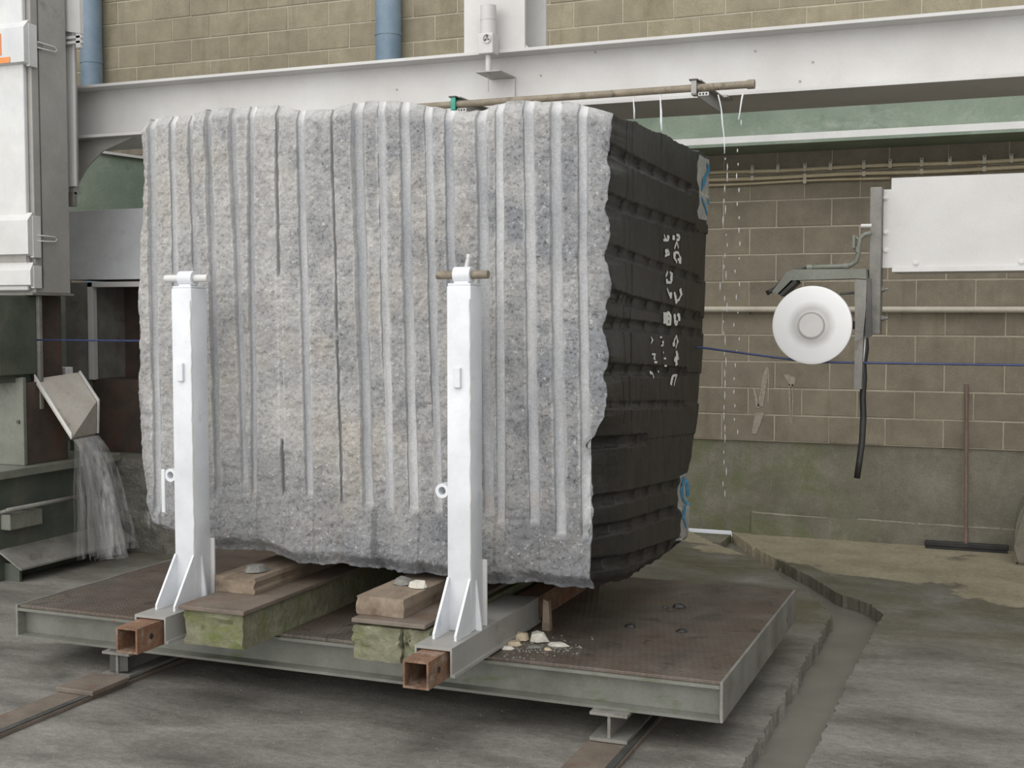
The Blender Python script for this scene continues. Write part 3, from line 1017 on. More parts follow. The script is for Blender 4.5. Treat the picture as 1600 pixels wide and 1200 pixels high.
LET = [
    [[(312, 118), (312, 150)], [(330, 118), (348, 118), (348, 148), (330, 148)], [(332, 160), (318, 208)], [(334, 165), (345, 205)]],          # K
    [[(320, 232), (318, 268), (335, 300)], [(322, 232), (345, 236), (356, 270), (354, 308)], [(340, 280), (354, 280)]],                         # G
    [[(345, 476), (352, 515), (338, 548), (318, 560)], [(306, 500), (314, 535), (320, 575)]],                                                               # 2
    [[(316, 645), (320, 715), (332, 715), (332, 690)], [(334, 660), (338, 648), (350, 648), (348, 692)]],                                       # 8
    [[(318, 790), (300, 832)], [(318, 790), (328, 830), (314, 874)], [(300, 832), (300, 862)]],                                                 # 6
    [[(318, 892), (330, 945), (302, 955)], [(312, 930), (318, 990)]],                                                                           # 7
    [[(303, 1058), (288, 1120)], [(303, 1058), (328, 1056), (310, 1124)]],                                                                      # 5
    [[(250, 115), (262, 150), (275, 150), (275, 118)], [(245, 150), (276, 150)]],                                                               # 1
    [[(262, 212), (268, 250), (285, 245)], [(270, 215), (285, 245)], [(255, 258), (268, 250)]],                                                 # 1
    [[(262, 362), (248, 395)], [(276, 366), (291, 376), (284, 434), (254, 434), (258, 412)]],                                                   # 5
    [[(258, 472), (272, 515), (284, 540)], [(284, 500), (284, 540)]],                                                                           # 1
    [[(250, 634), (247, 710)], [(266, 636), (262, 714), (284, 714), (286, 636), (266, 636)], [(262, 676), (284, 676)]],                         # B
    [[(146, 800), (157, 820), (146, 842)], [(206, 801), (222, 801)], [(226, 826), (228, 855), (212, 857)]],
    [[(150, 915), (172, 914), (166, 942), (174, 950)], [(166, 968), (184, 968)], [(230, 942), (246, 944)], [(226, 900), (230, 906)]],
    [[(152, 1046), (166, 1040), (176, 1074)], [(160, 1024), (166, 1040)], [(214, 1028), (222, 1034)], [(234, 992), (252, 992)]],
]
for k, L in enumerate(LET):
    if k < 12:
        paint('painted_letter', [cr(q) for q in L], 0.0135, 'white_mark', 'white stencilled character on the dark wet face')
    else:
        for q in L:
            paint('paint_remnant', [cr(q)], 0.009, 'white_mark', 'faint white stencil remnant')
paint('blue_mark', [[(1106, 258), (1107, 268), (1101, 276), (1098, 290), (1096, 297)], [(1104, 256), (1108, 262)]], 0.022, 'blue_mark', 'blue spray paint stroke')
paint('blue_mark', [[(1095, 309), (1099, 322), (1103, 335)], [(1103, 310), (1105, 318)]], 0.020, 'blue_mark', 'blue spray paint stroke')
paint('blue_mark', [[(1069, 745), (1066, 765), (1068, 780), (1074, 788)], [(1068, 790), (1065, 808), (1070, 825)], [(1074, 750), (1075, 775)]], 0.018, 'blue_mark', 'blue spray paint loop')

# ------------------------------------------------------------------ trolley platform
PX0, PX1, PY0, PY1, PZ = -4.34, -0.972, 4.55, 6.24, 0.29
tr = thing('trolley_platform', ((PX0 + PX1) / 2, (PY0 + PY1) / 2, 0.02), 'low steel trolley with rusty tread plate deck carrying the granite block', 'trolley')
obj('deck_plate', box(PX0 + 0.006, PX1 - 0.006, PY0 + 0.01, PY1 - 0.006, PZ - 0.014, PZ, bev=0.002), 'deck', tr)


def channel_x(bm, x0, x1, yf, yb, z0, z1, tw=0.008, tf=0.012):
    """channel section along X with its open side at yf"""
    prof_ = [(yf, z0), (yb, z0), (yb, z1), (yf, z1), (yf, z1 - tf), (yb - tw * (1 if yb > yf else -1), z1 - tf * 1.3), (yb - tw * (1 if yb > yf else -1), z0 + tf * 1.3), (yf, z0 + tf)]
    return prism(bm, [(x0, y, z) for y, z in prof_], (x1 - x0, 0, 0))


obj('front_channel', channel_x(B(), PX0 + 0.001, PX1 - 0.013, PY0, PY0 + 0.06, PZ - 0.155, PZ - 0.015), 'channel_steel', tr)
obj('back_channel', channel_x(B(), PX0 + 0.001, PX1 - 0.013, PY1 - 0.001, PY1 - 0.061, PZ - 0.155, PZ - 0.015), 'channel_steel', tr)
obj('side_plate', box(PX1 - 0.012, PX1, PY0, PY1, PZ - 0.155, PZ + 0.001, bev=0.002), 'steel_dirty', tr)
obj('side_plate', box(PX0 - 0.012, PX0, PY0, PY1, PZ - 0.155, PZ + 0.001, bev=0.002), 'steel_dirty', tr)
for xb in (-1.405, -3.735):                                              # I-section runners on the rails
    b = B()
    bx(b, xb - 0.075, xb + 0.075, PY0 - 0.045, PY1 - 0.05, PZ - 0.167, PZ - 0.156)
    bx(b, xb - 0.006, xb + 0.006, PY0 - 0.035, PY1 - 0.05, 0.036, PZ - 0.166)
    bx(b, xb - 0.075, xb + 0.075, PY0 - 0.045, PY1 - 0.05, 0.022, 0.036)
    obj('runner_beam', b, 'steel_dirty', tr)
cl = B()
prism(cl, [(-3.78, PY0 - 0.028, 0.14), (-3.68, PY0 - 0.028, 0.14), (-3.68, PY0 - 0.028, 0.05), (-3.78, PY0 - 0.028, 0.036)], (0, 0.012, 0))
obj('end_plate', cl, 'dark_steel', tr)

# rails in the floor
for nm, x0, x1, y0, lab in (('floor_rail', -1.49, -1.30, 0.4, 'rusty flat floor rail running out from under the right trolley runner'),
                            ('floor_rail', -3.83, -3.65, 0.4, 'worn flat floor rail running out from under the left trolley runner')):
    o = thing(nm, ((x0 + x1) / 2, 3.5, 0), lab, 'rail', 'flat floor rails under the trolley')
    obj('rail_plate', box(x0, x1, y0, 7.2, 0.0, 0.018, bev=0.003), 'rail_rust', o)
    obj('rail_bar', box(x1 - 0.035, x1 - 0.004, y0, 7.2, 0.018, 0.024, bev=0.002), 'dark_steel', o)
st = tag(obj('rail_stop', box(-3.84, -3.64, 4.24, 4.48, 0.0185, 0.04, bev=0.004), 'rail_rust'), 'rusty steel pad lying on the left floor rail', 'steel pad')

# ------------------------------------------------------------------ clamp stands
def clamp(x, label, nipple, lever):
    y0, zt = 4.05, 0.395
    c = thing('clamp_stand', (x, 4.5, PZ), label, 'clamp stand', 'white clamp stands before the block')
    t_ = obj('square_tube', sq_tube(B(), x - 0.052, x + 0.052, y0, 6.1, PZ + 0.001, zt, 0.008), 'rust', c)
    bh = B()
    cyl(bh, (x + 0.0515, 4.14, 0.345), (x + 0.0535, 4.14, 0.345), 0.012, seg=16)
    hh = obj('pin_hole', bh, 'black_rubber', t_)
    sl = B()                                                              # inverted channel sleeve riding on the tube
    w = 0.078
    pr_ = [(-w, 0.30), (-w, zt + 0.016), (w, zt + 0.016), (w, 0.30), (w - 0.008, 0.30), (w - 0.008, zt + 0.005), (-w + 0.008, zt + 0.005), (-w + 0.008, 0.30)]
    prism(sl, [(x + a, 4.20, z) for a, z in pr_], (0, 0.92, 0))
    bx(sl, x + w, x + w + 0.012, 4.20, 5.12, 0.300, 0.312)
    bx(sl, x - w - 0.012, x - w, 4.20, 5.12, 0.300, 0.312)
    obj('sleeve', sl, 'steel_grey', c)
    zb, ztop = zt + 0.016, 1.775
    pw = 0.052
    p = obj('post', box(x - pw, x + pw, 4.44, 4.555, zb, ztop, bev=0.007), 'white_paint', c, smooth=True, auto=40)
    obj('cap', box(x - pw + 0.003, x + pw - 0.003, 4.445, 4.55, ztop, ztop + 0.008, bev=0.002), 'white_paint', p)
    # welded strip down the right edge of the front face
    wb = B()
    tube(wb, [(x + pw - 0.004 + random.gauss(0, 0.0012), 4.4395, zb + 0.05 + k * 0.03) for k in range(43)], [random.uniform(0.002, 0.0045) for _ in range(43)], 6)
    obj('weld_seam', wb, 'steel_light', p)
    for sx in (-1, 1):                                                    # tapering gussets before the post
        g = B()
        xx = x + sx * (pw - 0.006)
        prism(g, [(xx - 0.005, 4.44, zb), (xx - 0.005, 4.30, zb), (xx - 0.005, 4.30, zb + 0.02), (xx - 0.005, 4.436, zb + 0.215), (xx - 0.005, 4.44, zb + 0.215)], (0.010, 0, 0))
        obj('gusset', g, 'white_paint', c)
        g = B()
        prism(g, [(x + sx * pw, 4.485, zb), (x + sx * 0.076, 4.485, zb), (x + sx * 0.076, 4.485, zb + 0.02), (x + sx * (pw + 0.002), 4.485, zb + 0.2), (x + sx * pw, 4.485, zb + 0.2)], (0, 0.01, 0))
        obj('gusset', g, 'white_paint', c)
    obj('back_plate', box(x - pw - 0.016, x + pw + 0.016, 4.556, 4.568, zb, zb + 0.27, bev=0.003), 'steel_light', c)
    lug = obj('lug', box(x - 0.018, x + 0.012, 4.425, 4.441, 1.375, 1.455, bev=0.004), 'white_paint', c)
    # top: bored boss with a round cross bar pushed through it
    hd = thing('cross_bar_boss', (x, 4.5, ztop), None, None)
    hd.parent = c
    hd.location = Vector((x, 4.5, ztop)) - WORLD[c.name]
    bs = B()
    ring_tube(bs, (x - 0.036, 4.49, ztop + 0.042), (x + 0.036, 4.49, ztop + 0.042), 0.032, 0.0175)
    bx(bs, x - 0.03, x + 0.03, 4.465, 4.515, ztop + 0.004, ztop + 0.016)
    obj('boss', bs, 'white_paint', hd, smooth=True, auto=40)
    cb = B()
    cyl(cb, (x - 0.115, 4.49, ztop + 0.042), (x + 0.105, 4.49, ztop + 0.042), 0.0165, seg=20)
    obj('cross_bar', cb, 'pipe_brown' if nipple else 'steel_light', hd, smooth=True, auto=40)
    if nipple:
        nb = B()
        cyl(nb, (x + 0.012, 4.49, ztop + 0.070), (x + 0.022, 4.49, ztop + 0.110), 0.009, seg=12)
        cyl(nb, (x + 0.022, 4.49, ztop + 0.108), (x + 0.024, 4.49, ztop + 0.122), 0.012, seg=6)
        obj('set_screw', nb, 'steel_light', hd)
    # eye welded on the left side
    e = B()
    xe, ze = x - pw - 0.027, 0.965
    ring_tube(e, (xe, 4.452, ze), (xe, 4.512, ze), 0.029, 0.016)
    eye = obj('pin_eye', e, 'white_paint', c, smooth=True, auto=40)
    if lever:
        obj('locking_bar', box(xe - 0.044, xe - 0.026, 4.446, 4.456, 0.80, 0.99, bev=0.003), 'white_paint', c)
    return c


clamp(-3.30, 'white steel clamp post on a rusty square tube, with a hanging locking bar', False, True)
clamp(-2.00, 'white steel clamp post on a rusty square tube, nearest the dark block face', True, False)

# ------------------------------------------------------------------ timbers under the block
def rough_box(x0, x1, y0, y1, z0, z1, nx_, ny_, nz_, amp, seed, bev=0.006):
    bm = bx(B(), x0, x1, y0, y1, z0, z1)
    bmesh.ops.subdivide_edges(bm, edges=bm.edges[:], cuts=max(nx_, nz_), use_grid_fill=True)
    r = random.Random(seed)
    tab = {}
    for q in bm.verts:
        k = (round(q.co.x, 2), round(q.co.z, 2))
        o = tab.setdefault(k, (r.gauss(0, amp), r.gauss(0, amp)))
        inner = z0 + 0.003 < q.co.z < z1 - 0.003
        q.co.x += o[0] if inner else o[0] * 0.6
        q.co.y += r.gauss(0, amp) * 1.4 if q.co.y < y0 + 0.01 else 0
        if inner:
            q.co.z += o[1]
    return bm


tim1 = tag(obj('timber_beam', rough_box(-3.178, -2.892, 4.27, 6.1, PZ + 0.001, 0.437, 5, 3, 4, 0.004, 3), 'timber_moss', smooth=True, auto=35), 'thick green mossy timber beam lying under the left end of the block', 'timber')
pl1 = tag(obj('packing_plate', box(-3.195, -2.872, 4.245, 6.0, 0.438, 0.456, bev=0.003), 'rail_rust'), 'thin brown packing plate on the green mossy timber', 'packing plate')
ut1 = tag(obj('timber_plank', rough_box(-3.20, -3.00, 4.52, 6.05, 0.457, 0.527, 4, 3, 3, 0.002, 5), 'timber', smooth=True, auto=35), 'brown timber plank on the left packing plate, under the block', 'timber')
tim2 = B()
for sg, x0, x1, yf in ((0, -2.415, -2.205, 4.33), (1, -2.198, -2.085, 4.35)):
    q = rough_box(x0, x1, yf, 6.1, PZ + 0.001, 0.425, 7, 3, 7, 0.0045, 9 + sg)
    m_ = bpy.data.meshes.new('tmp')
    q.to_mesh(m_)
    q.free()
    tim2.from_mesh(m_)
    bpy.data.meshes.remove(m_)
bx(tim2, -2.30, -2.10, 4.5, 6.0, PZ + 0.02, 0.40)
tag(obj('timber_beam', tim2, 'timber_moss', smooth=True, auto=70), 'split and crumbling mossy timber beam beside the right clamp stand', 'timber')
tag(obj('packing_plate', box(-2.425, -2.10, 4.335, 6.0, 0.434, 0.452, bev=0.003), 'rail_rust'), 'thin brown packing plate on the split mossy timber', 'packing plate')
tag(obj('timber_plank', rough_box(-2.435, -2.225, 4.40, 6.05, 0.453, 0.527, 4, 3, 3, 0.002, 15), 'timber', smooth=True, auto=35), 'brown timber plank with splintered end on the right packing plate', 'timber')

# stones and flakes
def chip(x, y, z, sx, sy, sz, seed, mat, label, name='stone_chip', group=None):
    return tag(obj(name, chip_bm((x, y, z), sx, sy, sz, seed), mat), label, 'stone chip', group)


chip(-2.27, 4.62, 0.528, 0.055, 0.035, 0.032, 1, 'chip', 'rounded pale stone wedged on the right timber plank under the block')
chip(-2.36, 4.66, 0.528, 0.055, 0.045, 0.030, 2, 'chip_dark', 'grey stone wedge behind the pale one on the right timber plank')
chip(-3.08, 4.66, 0.528, 0.06, 0.07, 0.030, 3, 'chip_dark', 'crumbled grey stone on the left timber plank under the block')
flk = [((800, 1008), .05, .04, .018, 'chip_tan'), ((816, 1000), .045, .05, .035, 'chip_tan'), ((842, 1002), .055, .05, .040, 'chip'), ((832, 1012), .03, .03, .012, 'chip_dark'), ((872, 1009), .065, .035, .014, 'chip'),
       ((793, 1014), .04, .03, .012, 'chip'), ((856, 1016), .025, .02, .010, 'chip_tan'), ((776, 945), .05, .04, .015, 'chip_dark'), ((797, 940), .03, .03, .014, 'chip')]
labs = ['flat tan flake leftmost but one in the heap on the deck', 'upright tan flake in the middle of the heap on the deck', 'largest pale flake of the heap on the deck', 'small grey flake before the heap on the deck',
        'long pale flake at the right end of the heap on the deck', 'pale flake at the left end of the heap on the deck', 'tiny tan flake before the largest pale flake on the deck', 'grey flake beside the right clamp sleeve', 'small pale flake deep beside the right clamp sleeve']
for k, ((px, py), a, b, c_, m_) in enumerate(flk):
    p = at_z(px, py, PZ)
    chip(p[0], p[1], PZ + 0.0005, a * 0.85, b * 0.85, c_, 20 + k, m_, labs[k], 'stone_flake', 'stone flakes on the deck')
for k, (px, py, a, lab) in enumerate([(1062, 949, .035, 'dark stone crumb on the deck, farthest from the flake heap'), (1040, 950, .02, 'small dark crumb beside the farthest one on the deck'), (1065, 987, .028, 'dark crumb midway along the deck'), (985, 980, .03, 'flat dark crumb on the deck nearest the block corner')]):
    p = at_z(px, py, PZ)
    chip(p[0], p[1], PZ + 0.0005, a, a * 0.8, a * 0.5, 40 + k, 'black_rubber', lab, 'stone_crumb', 'dark crumbs on the deck')
wd = B()
prism(wd, [(-1.868, 5.02, PZ + 0.001), (-1.83, 5.02, PZ + 0.001), (-1.838, 5.02, 0.42), (-1.862, 5.02, 0.43)], (0, 0.03, 0))
tag(obj('wood_wedge', wd, 'timber'), 'thin wooden wedge standing beside the right clamp sleeve', 'wedge')
# loose grit on the floor and deck: nobody could count it
gb = B()
rr = random.Random(5)
def grit(x, y, z, a):
    vs_ = [gb.verts.new((x + a * math.cos(q) * rr.uniform(0.6, 1), y + a * math.sin(q) * rr.uniform(0.6, 1), z)) for q in (0, 2.1, 4.2)]
    tp = gb.verts.new((x, y, z + a * rr.uniform(0.5, 1)))
    for i in range(3):
        gb.faces.new((vs_[i], vs_[(i + 1) % 3], tp))
    gb.faces.new(vs_[::-1])
for _ in range(190):
    grit(rr.uniform(-3.6, -0.95), rr.gauss(4.15, 0.22), 0.0005, rr.uniform(0.002, 0.007))
for _ in range(120):
    grit(rr.uniform(-0.66, 0.6), rr.uniform(4.3, 7.5), 0.0005, rr.uniform(0.002, 0.006))
for _ in range(220):
    p = at_z(rr.gauss(835, 40), rr.gauss(1012, 9), PZ)
    if p[1] > PY0 + 0.02 and p[0] > -1.89:
        grit(p[0], p[1], PZ + 0.0005, rr.uniform(0.003, 0.009))
o = obj('grit', gb, 'chip_dark')
tag(o, 'loose stone grit scattered over floor and deck', 'grit', kind='stuff')

# ------------------------------------------------------------------ gantry beam and what hangs on it
BY = 6.90
gbm = thing('gantry_beam', (-2.2, 7.0, 2.866), 'long white steel girder spanning the shed above the block', 'girder')
obj('web', box(-6.4, 2.2, 7.04, 7.056, 2.885, 3.204), 'beam_white', gbm)
obj('top_flange', box(-6.4, 2.2, BY, 7.25, 3.203, 3.222, bev=0.002), 'beam_white', gbm)
obj('bottom_flange', box(-6.4, 2.2, BY, 7.50, 2.866, 2.886, bev=0.002), 'beam_white', gbm)
for xs in (-4.2, 0.9):
    obj('stiffener', box(xs - 0.005, xs + 0.005, 7.055, 7.25, 2.886, 3.203), 'beam_white', gbm)
bolts = [(845, 118), (930, 62 + 20), (1180, 80), (1270, 97), (1250, 127), (620, 140)]
for px, py in bolts:
    p = at_y(px, py, 7.04)
    obj('bolt_head', cyl(B(), (p[0], 7.04, p[2]), (p[0], 7.034, p[2]), 0.006, seg=8), 'steel_grey', gbm)

# H-column standing on the girder
pc = at_y(725, 40, 6.93)[0], at_y(820, 40, 6.93)[0]
colm = thing('steel_column', ((pc[0] + pc[1]) / 2, 7.05, 3.223), 'white steel column standing on the girder', 'column')
obj('front_flange', box(pc[0], pc[1], 6.93, 6.952, 3.223, 4.9, bev=0.002), 'beam_white', colm)
obj('back_flange', box(pc[0], pc[1] + 0.03, 7.20, 7.222, 3.223, 4.9, bev=0.002), 'beam_white', colm)
obj('column_web', box((pc[0] + pc[1]) / 2 - 0.008, (pc[0] + pc[1]) / 2 + 0.008, 6.952, 7.20, 3.223, 4.9), 'beam_white', colm)
wl = B()
prism(wl, [(pc[1], 6.94, 3.223), (pc[1] + 0.025, 6.94, 3.223), (pc[1], 6.94, 3.25)], (0, 0.01, 0))
obj('weld', wl, 'beam_white', colm)

# pneumatic cylinder with rod and shelf bracket
cy = 6.845
cx = at_y(763, 60, cy)[0]
z_ = lambda y: float(at_y(763, y, cy)[2])
pn = thing('pneumatic_cylinder', (cx, cy, z_(125)), 'white pneumatic cylinder pointing down before the steel column', 'cylinder')
b = B()
cyl(b, (cx, cy, z_(55)), (cx, cy, z_(9)), 0.046, seg=28)
cyl(b, (cx, cy, z_(32)), (cx, cy, z_(30)), 0.0475, seg=28)
obj('barrel', b, 'beam_white', pn, smooth=True, auto=40)
end = obj('end_block', box(cx - 0.047, cx + 0.047, cy - 0.047, cy + 0.047, z_(86), z_(54), bev=0.006), 'beam_white', pn)
b = B()
ring_tube(b, (cx + 0.012, cy - 0.047, z_(63)), (cx + 0.012, cy - 0.056, z_(63)), 0.027, 0.022)
obj('port_rim', b, 'beam_white', end)
b = B()
for k in range(3):
    a = math.pi / 2 + k * 2 * math.pi / 3
    d = Vector((math.cos(a), 0, math.sin(a)))
    prism(b, [Vector((cx + 0.012, cy - 0.047, z_(63))) + d * 0.004 + Vector((-d.z, 0, d.x)) * 0.004, Vector((cx + 0.012, cy - 0.047, z_(63))) + d * 0.021 + Vector((-d.z, 0, d.x)) * 0.005,
              Vector((cx + 0.012, cy - 0.047, z_(63))) + d * 0.021 - Vector((-d.z, 0, d.x)) * 0.005, Vector((cx + 0.012, cy - 0.047, z_(63))) + d * 0.004 - Vector((-d.z, 0, d.x)) * 0.004], (0, -0.004, 0))
obj('port_spokes', b, 'dark_steel', end)
obj('rod', cyl(B(), (cx, cy, z_(86)), (cx, cy, z_(112)), 0.017, seg=20), 'beam_white', pn, smooth=True, auto=40)
sh = obj('shelf_plate', box(cx - 0.062, cx + 0.095, cy - 0.05, 7.039, z_(113) - 0.008, z_(113), bev=0.002), 'steel_grey', pn)
obj('shelf_back', box(cx - 0.06, cx + 0.095, 7.025, 7.039, z_(113) - 0.13, z_(113) - 0.008, bev=0.002), 'beam_white', sh)
obj('wire_rod', cyl(B(), (cx, cy, z_(113) - 0.008), (cx, cy, z_(113) - 0.115), 0.003, seg=8), 'steel_grey', pn)
obj('nut', cyl(B(), (cx, cy, z_(113) - 0.008), (cx, cy, z_(113) - 0.018), 0.011, seg=6), 'steel_grey', pn)

# perforated water pipe and its brackets
WPY = 6.30
e0, e1 = at_y(1085, 137, WPY), at_y(1178, 132, WPY)
wz = float((e0[2] + e1[2]) / 2)
wp = thing('water_pipe', (-2.2, WPY, wz), 'dirty brown water pipe hung level in front of the white girder', 'pipe')
obj('pipe', cyl(B(), (-3.5, WPY, wz), (e1[0] - 0.02, WPY, wz), 0.019, seg=20), 'pipe_brown', wp, smooth=True, auto=40)
obj('end_cap', cyl(B(), (e1[0] - 0.032, WPY, wz), (e1[0] + 0.004, WPY, wz), 0.0235, seg=20), 'pipe_brown', wp, smooth=True, auto=40)
for px, mt, lab in ((1086, 'steel_grey', 'grey steel bracket arm holding the water pipe near its capped end'), (711, 'green_clamp', 'turquoise clamp and bracket arm holding the water pipe above the block')):
    xb = float(at_y(px, 137, WPY)[0])
    br = thing('pipe_bracket', (xb, 6.6, wz), lab, 'bracket', 'brackets on the water pipe')
    b = B()
    bx(b, xb - 0.014, xb + 0.014, WPY - 0.03, WPY - 0.021, wz - 0.036, wz + 0.034, bev=0.002)
    bx(b, xb - 0.014, xb + 0.014, WPY - 0.03, WPY + 0.03, wz - 0.038, wz - 0.030, bev=0.002)
    bx(b, xb - 0.014, xb + 0.014, WPY + 0.021, WPY + 0.03, wz - 0.036, wz + 0.034, bev=0.002)
    obj('pipe_clamp', b, mt, br)
    obj('clamp_lid', box(xb - 0.024, xb + 0.020, WPY - 0.034, WPY + 0.036, wz + 0.034, wz + 0.042, bev=0.002), 'dark_steel', br)
    b = B()
    prism(b, [(xb - 0.008, WPY + 0.0, wz + 0.042), (xb + 0.030, WPY, wz + 0.042), (xb + 0.030, WPY, wz + 0.036), (xb - 0.002, WPY, wz + 0.036), (xb - 0.002, WPY, wz - 0.030), (xb - 0.008, WPY, wz - 0.030)], (0.0, 0.62, 0.0))
    bx(b, xb - 0.005, xb + 0.045, 6.86, 7.0, wz + 0.042, 2.8655)
    obj('bracket_arm', b, 'steel_grey', br)
    hb = obj('slotted_rail', box(xb + 0.022, xb + 0.075, WPY - 0.02, WPY - 0.012, wz - 0.044, wz - 0.026), 'beam_white', br)
    for q in range(3):
        obj('slot', box(xb + 0.027 + q * 0.016, xb + 0.036 + q * 0.016, WPY - 0.0215, WPY - 0.02, wz - 0.040, wz - 0.030), 'black_rubber', hb)

# water falling from the pipe
def stream(pts, r, label, drops=None):
    o = thing('water_stream', tuple(pts[-1]), label, 'water', 'water streams from the pipe')
    n = len(pts)
    obj('jet', tube(B(), pts, [r * random.uniform(0.7, 1.25) for _ in pts], 8), 'stream', o, smooth=True)
    if drops:
        bm = B()
        for p, ln, rd in drops:
            tube(bm, [(p[0], p[1], p[2] + ln), (p[0] + random.gauss(0, 0.001), p[1], p[2] + ln * 0.5), (p[0], p[1], p[2])], [rd * 0.4, rd, rd * 0.5], 6)
        d = obj('falling_drops', bm, 'drops', o, smooth=True)
        d['kind'] = 'stuff'


def path(pp):
    return [tuple(at_y(x, y, WPY)) for x, y in pp]


stream(path([(990, 149), (990, 160), (991, 172), (991, 186)]), 0.004, 'straight water jet falling onto the block, nearest the block corner')
stream(path([(1032, 147), (1032, 160), (1033, 175), (1033, 190), (1034, 204)]), 0.005, 'straight water jet falling onto the block top beside the bracket')
stream(path([(1122, 148), (1125, 160), (1127, 170), (1128, 182), (1129, 195), (1131, 210), (1132, 225), (1132, 240)]), 0.0034, 'bent water jet falling past the block behind the grey bracket',
       [(at_y(1132 + random.gauss(0, 2.5), y, WPY), random.uniform(0.01, 0.05), 0.003) for y in range(250, 780, 17)])
stream(path([(1161, 146), (1159, 155), (1157, 168), (1156, 176), (1154, 187)]), 0.004, 'broken water jet dripping from the capped end of the pipe',
       [(at_y(1153 - (y - 195) * 0.008 + random.gauss(0, 3), y, WPY), random.uniform(0.008, 0.03), 0.0035) for y in range(196, 700, 21)])

# ------------------------------------------------------------------ on the back wall
gn = thing('green_girder', (-3, 9.1, 2.85), 'faded green steel girder along the wall behind the white one', 'girder')
obj('web', box(-4.6, 2.4, 9.18, 9.2, 2.93, 3.52), 'green_beam', gn)
obj('bottom_flange', box(-4.6, 2.4, 8.92, 9.385, 2.86, 2.882), 'green_beam', gn)
lip = B()
prism(lip, [(-4.6, 8.92, 2.882), (-4.6, 8.928, 2.93), (-4.6, 9.18, 2.955), (-4.6, 9.18, 2.882)], (7.0, 0, 0))
obj('flange_fillet', lip, 'steel_light', gn)
obj('top_flange', box(-4.6, 2.4, 8.95, 9.385, 3.52, 3.545), 'green_beam', gn)
pg = at_y(1345, 205, 9.15)
gp = B()
prism(gp, [(pg[0] - 0.14, 9.14, 2.957), (pg[0] - 0.10, 9.14, 3.02), (pg[0], 9.14, 3.02), (pg[0] + 0.12, 9.14, 2.99), (pg[0] + 0.16, 9.14, 2.957)], (0, 0.035, 0))
obj('gusset_plate', gp, 'green_beam', gn)

# three conduits with saddle clips
x_end = [2.0, 2.0, float(at_y(1391, 270, WY - 0.03)[0])]
cz = [2.728, 2.676, 2.640]
clips = [1176, 1216, 1258, 1298, 1350, 1391, 1440, 1484, 1538, 1580]
lab = ['uppermost of the three thin conduits along the block wall', 'middle one of the three thin conduits along the block wall', 'short lowest of the three thin conduits along the block wall']
for k in range(3):
    cd = thing('conduit', (-1, WY - 0.03, cz[k]), lab[k], 'conduit', 'conduits on the block wall')
    obj('pipe', tube(B(), [(x, WY - 0.03, cz[k] + 0.004 * math.sin(x * 5 + k)) for x in np.linspace(-2.9, x_end[k], 24)], [0.014, 0.014, 0.009][k], 10), 'conduit', cd, smooth=True)
    for i, px in enumerate(clips):
        if (k == 1 and i % 2) or (k == 2 and i % 4 != 2):
            continue
        xc = float(at_y(px, 268, WY - 0.03)[0])
        if xc > x_end[k]:
            continue
        c_ = B()
        bx(c_, xc - 0.012, xc + 0.012, WY - 0.048, WY - 0.044, cz[k] - 0.018, cz[k] + 0.042 if k == 0 else cz[k] + 0.018, bev=0.001)
        bx(c_, xc - 0.012, xc + 0.012, WY - 0.044, WY, cz[k] - 0.018, cz[k] - 0.0145)
        q_ = obj('saddle_clip', c_, 'wall_pipe', cd)
        if k == 0:
            obj('screw', cyl(B(), (xc, WY - 0.048, cz[k] + 0.033), (xc, WY - 0.051, cz[k] + 0.033), 0.005, seg=10), 'dark_steel', q_)
mp = thing('wall_pipe', (-1, WY - 0.04, 1.70), 'pale grey pipe running level along the block wall behind the wheel', 'pipe')
obj('pipe', cyl(B(), (-3.2, WY - 0.04, 1.705), (2.4, WY - 0.04, 1.69), 0.022, seg=16), 'wall_pipe', mp, smooth=True, auto=40)
for px in (1170, 1518):
    xc = float(at_y(px, 490, WY - 0.04)[0])
    obj('pipe_hook', box(xc - 0.008, xc + 0.008, WY - 0.066, WY, 1.668, 1.676), 'dark_steel', mp)

for px0, px1, nm in ((586, 622, 'upright faded blue pipe on the upper wall beside the steel column'), (124, 151, 'upright faded blue pipe at the left end of the upper wall')):
    a, b_ = at_y(px0, 60, 9.25)[0], at_y(px1, 60, 9.25)[0]
    r_ = float(b_ - a) / 2
    bp = thing('blue_pipe', ((a + b_) / 2, 9.27, 0.0), nm, 'pipe', 'blue pipes on the back wall')
    obj('pipe', cyl(B(), ((a + b_) / 2, WY - 0.01 - r_, 0.001), ((a + b_) / 2, WY - 0.01 - r_, 4.9), r_, seg=28), 'blue_paint', bp, smooth=True, auto=40)
    for zz in (1.4, 3.95):
        obj('pipe_collar', ring_tube(B(), ((a + b_) / 2, WY - 0.01 - r_, zz), ((a + b_) / 2, WY - 0.01 - r_, zz + 0.03), r_ + 0.004, r_), 'blue_paint', bp, smooth=True, auto=40)

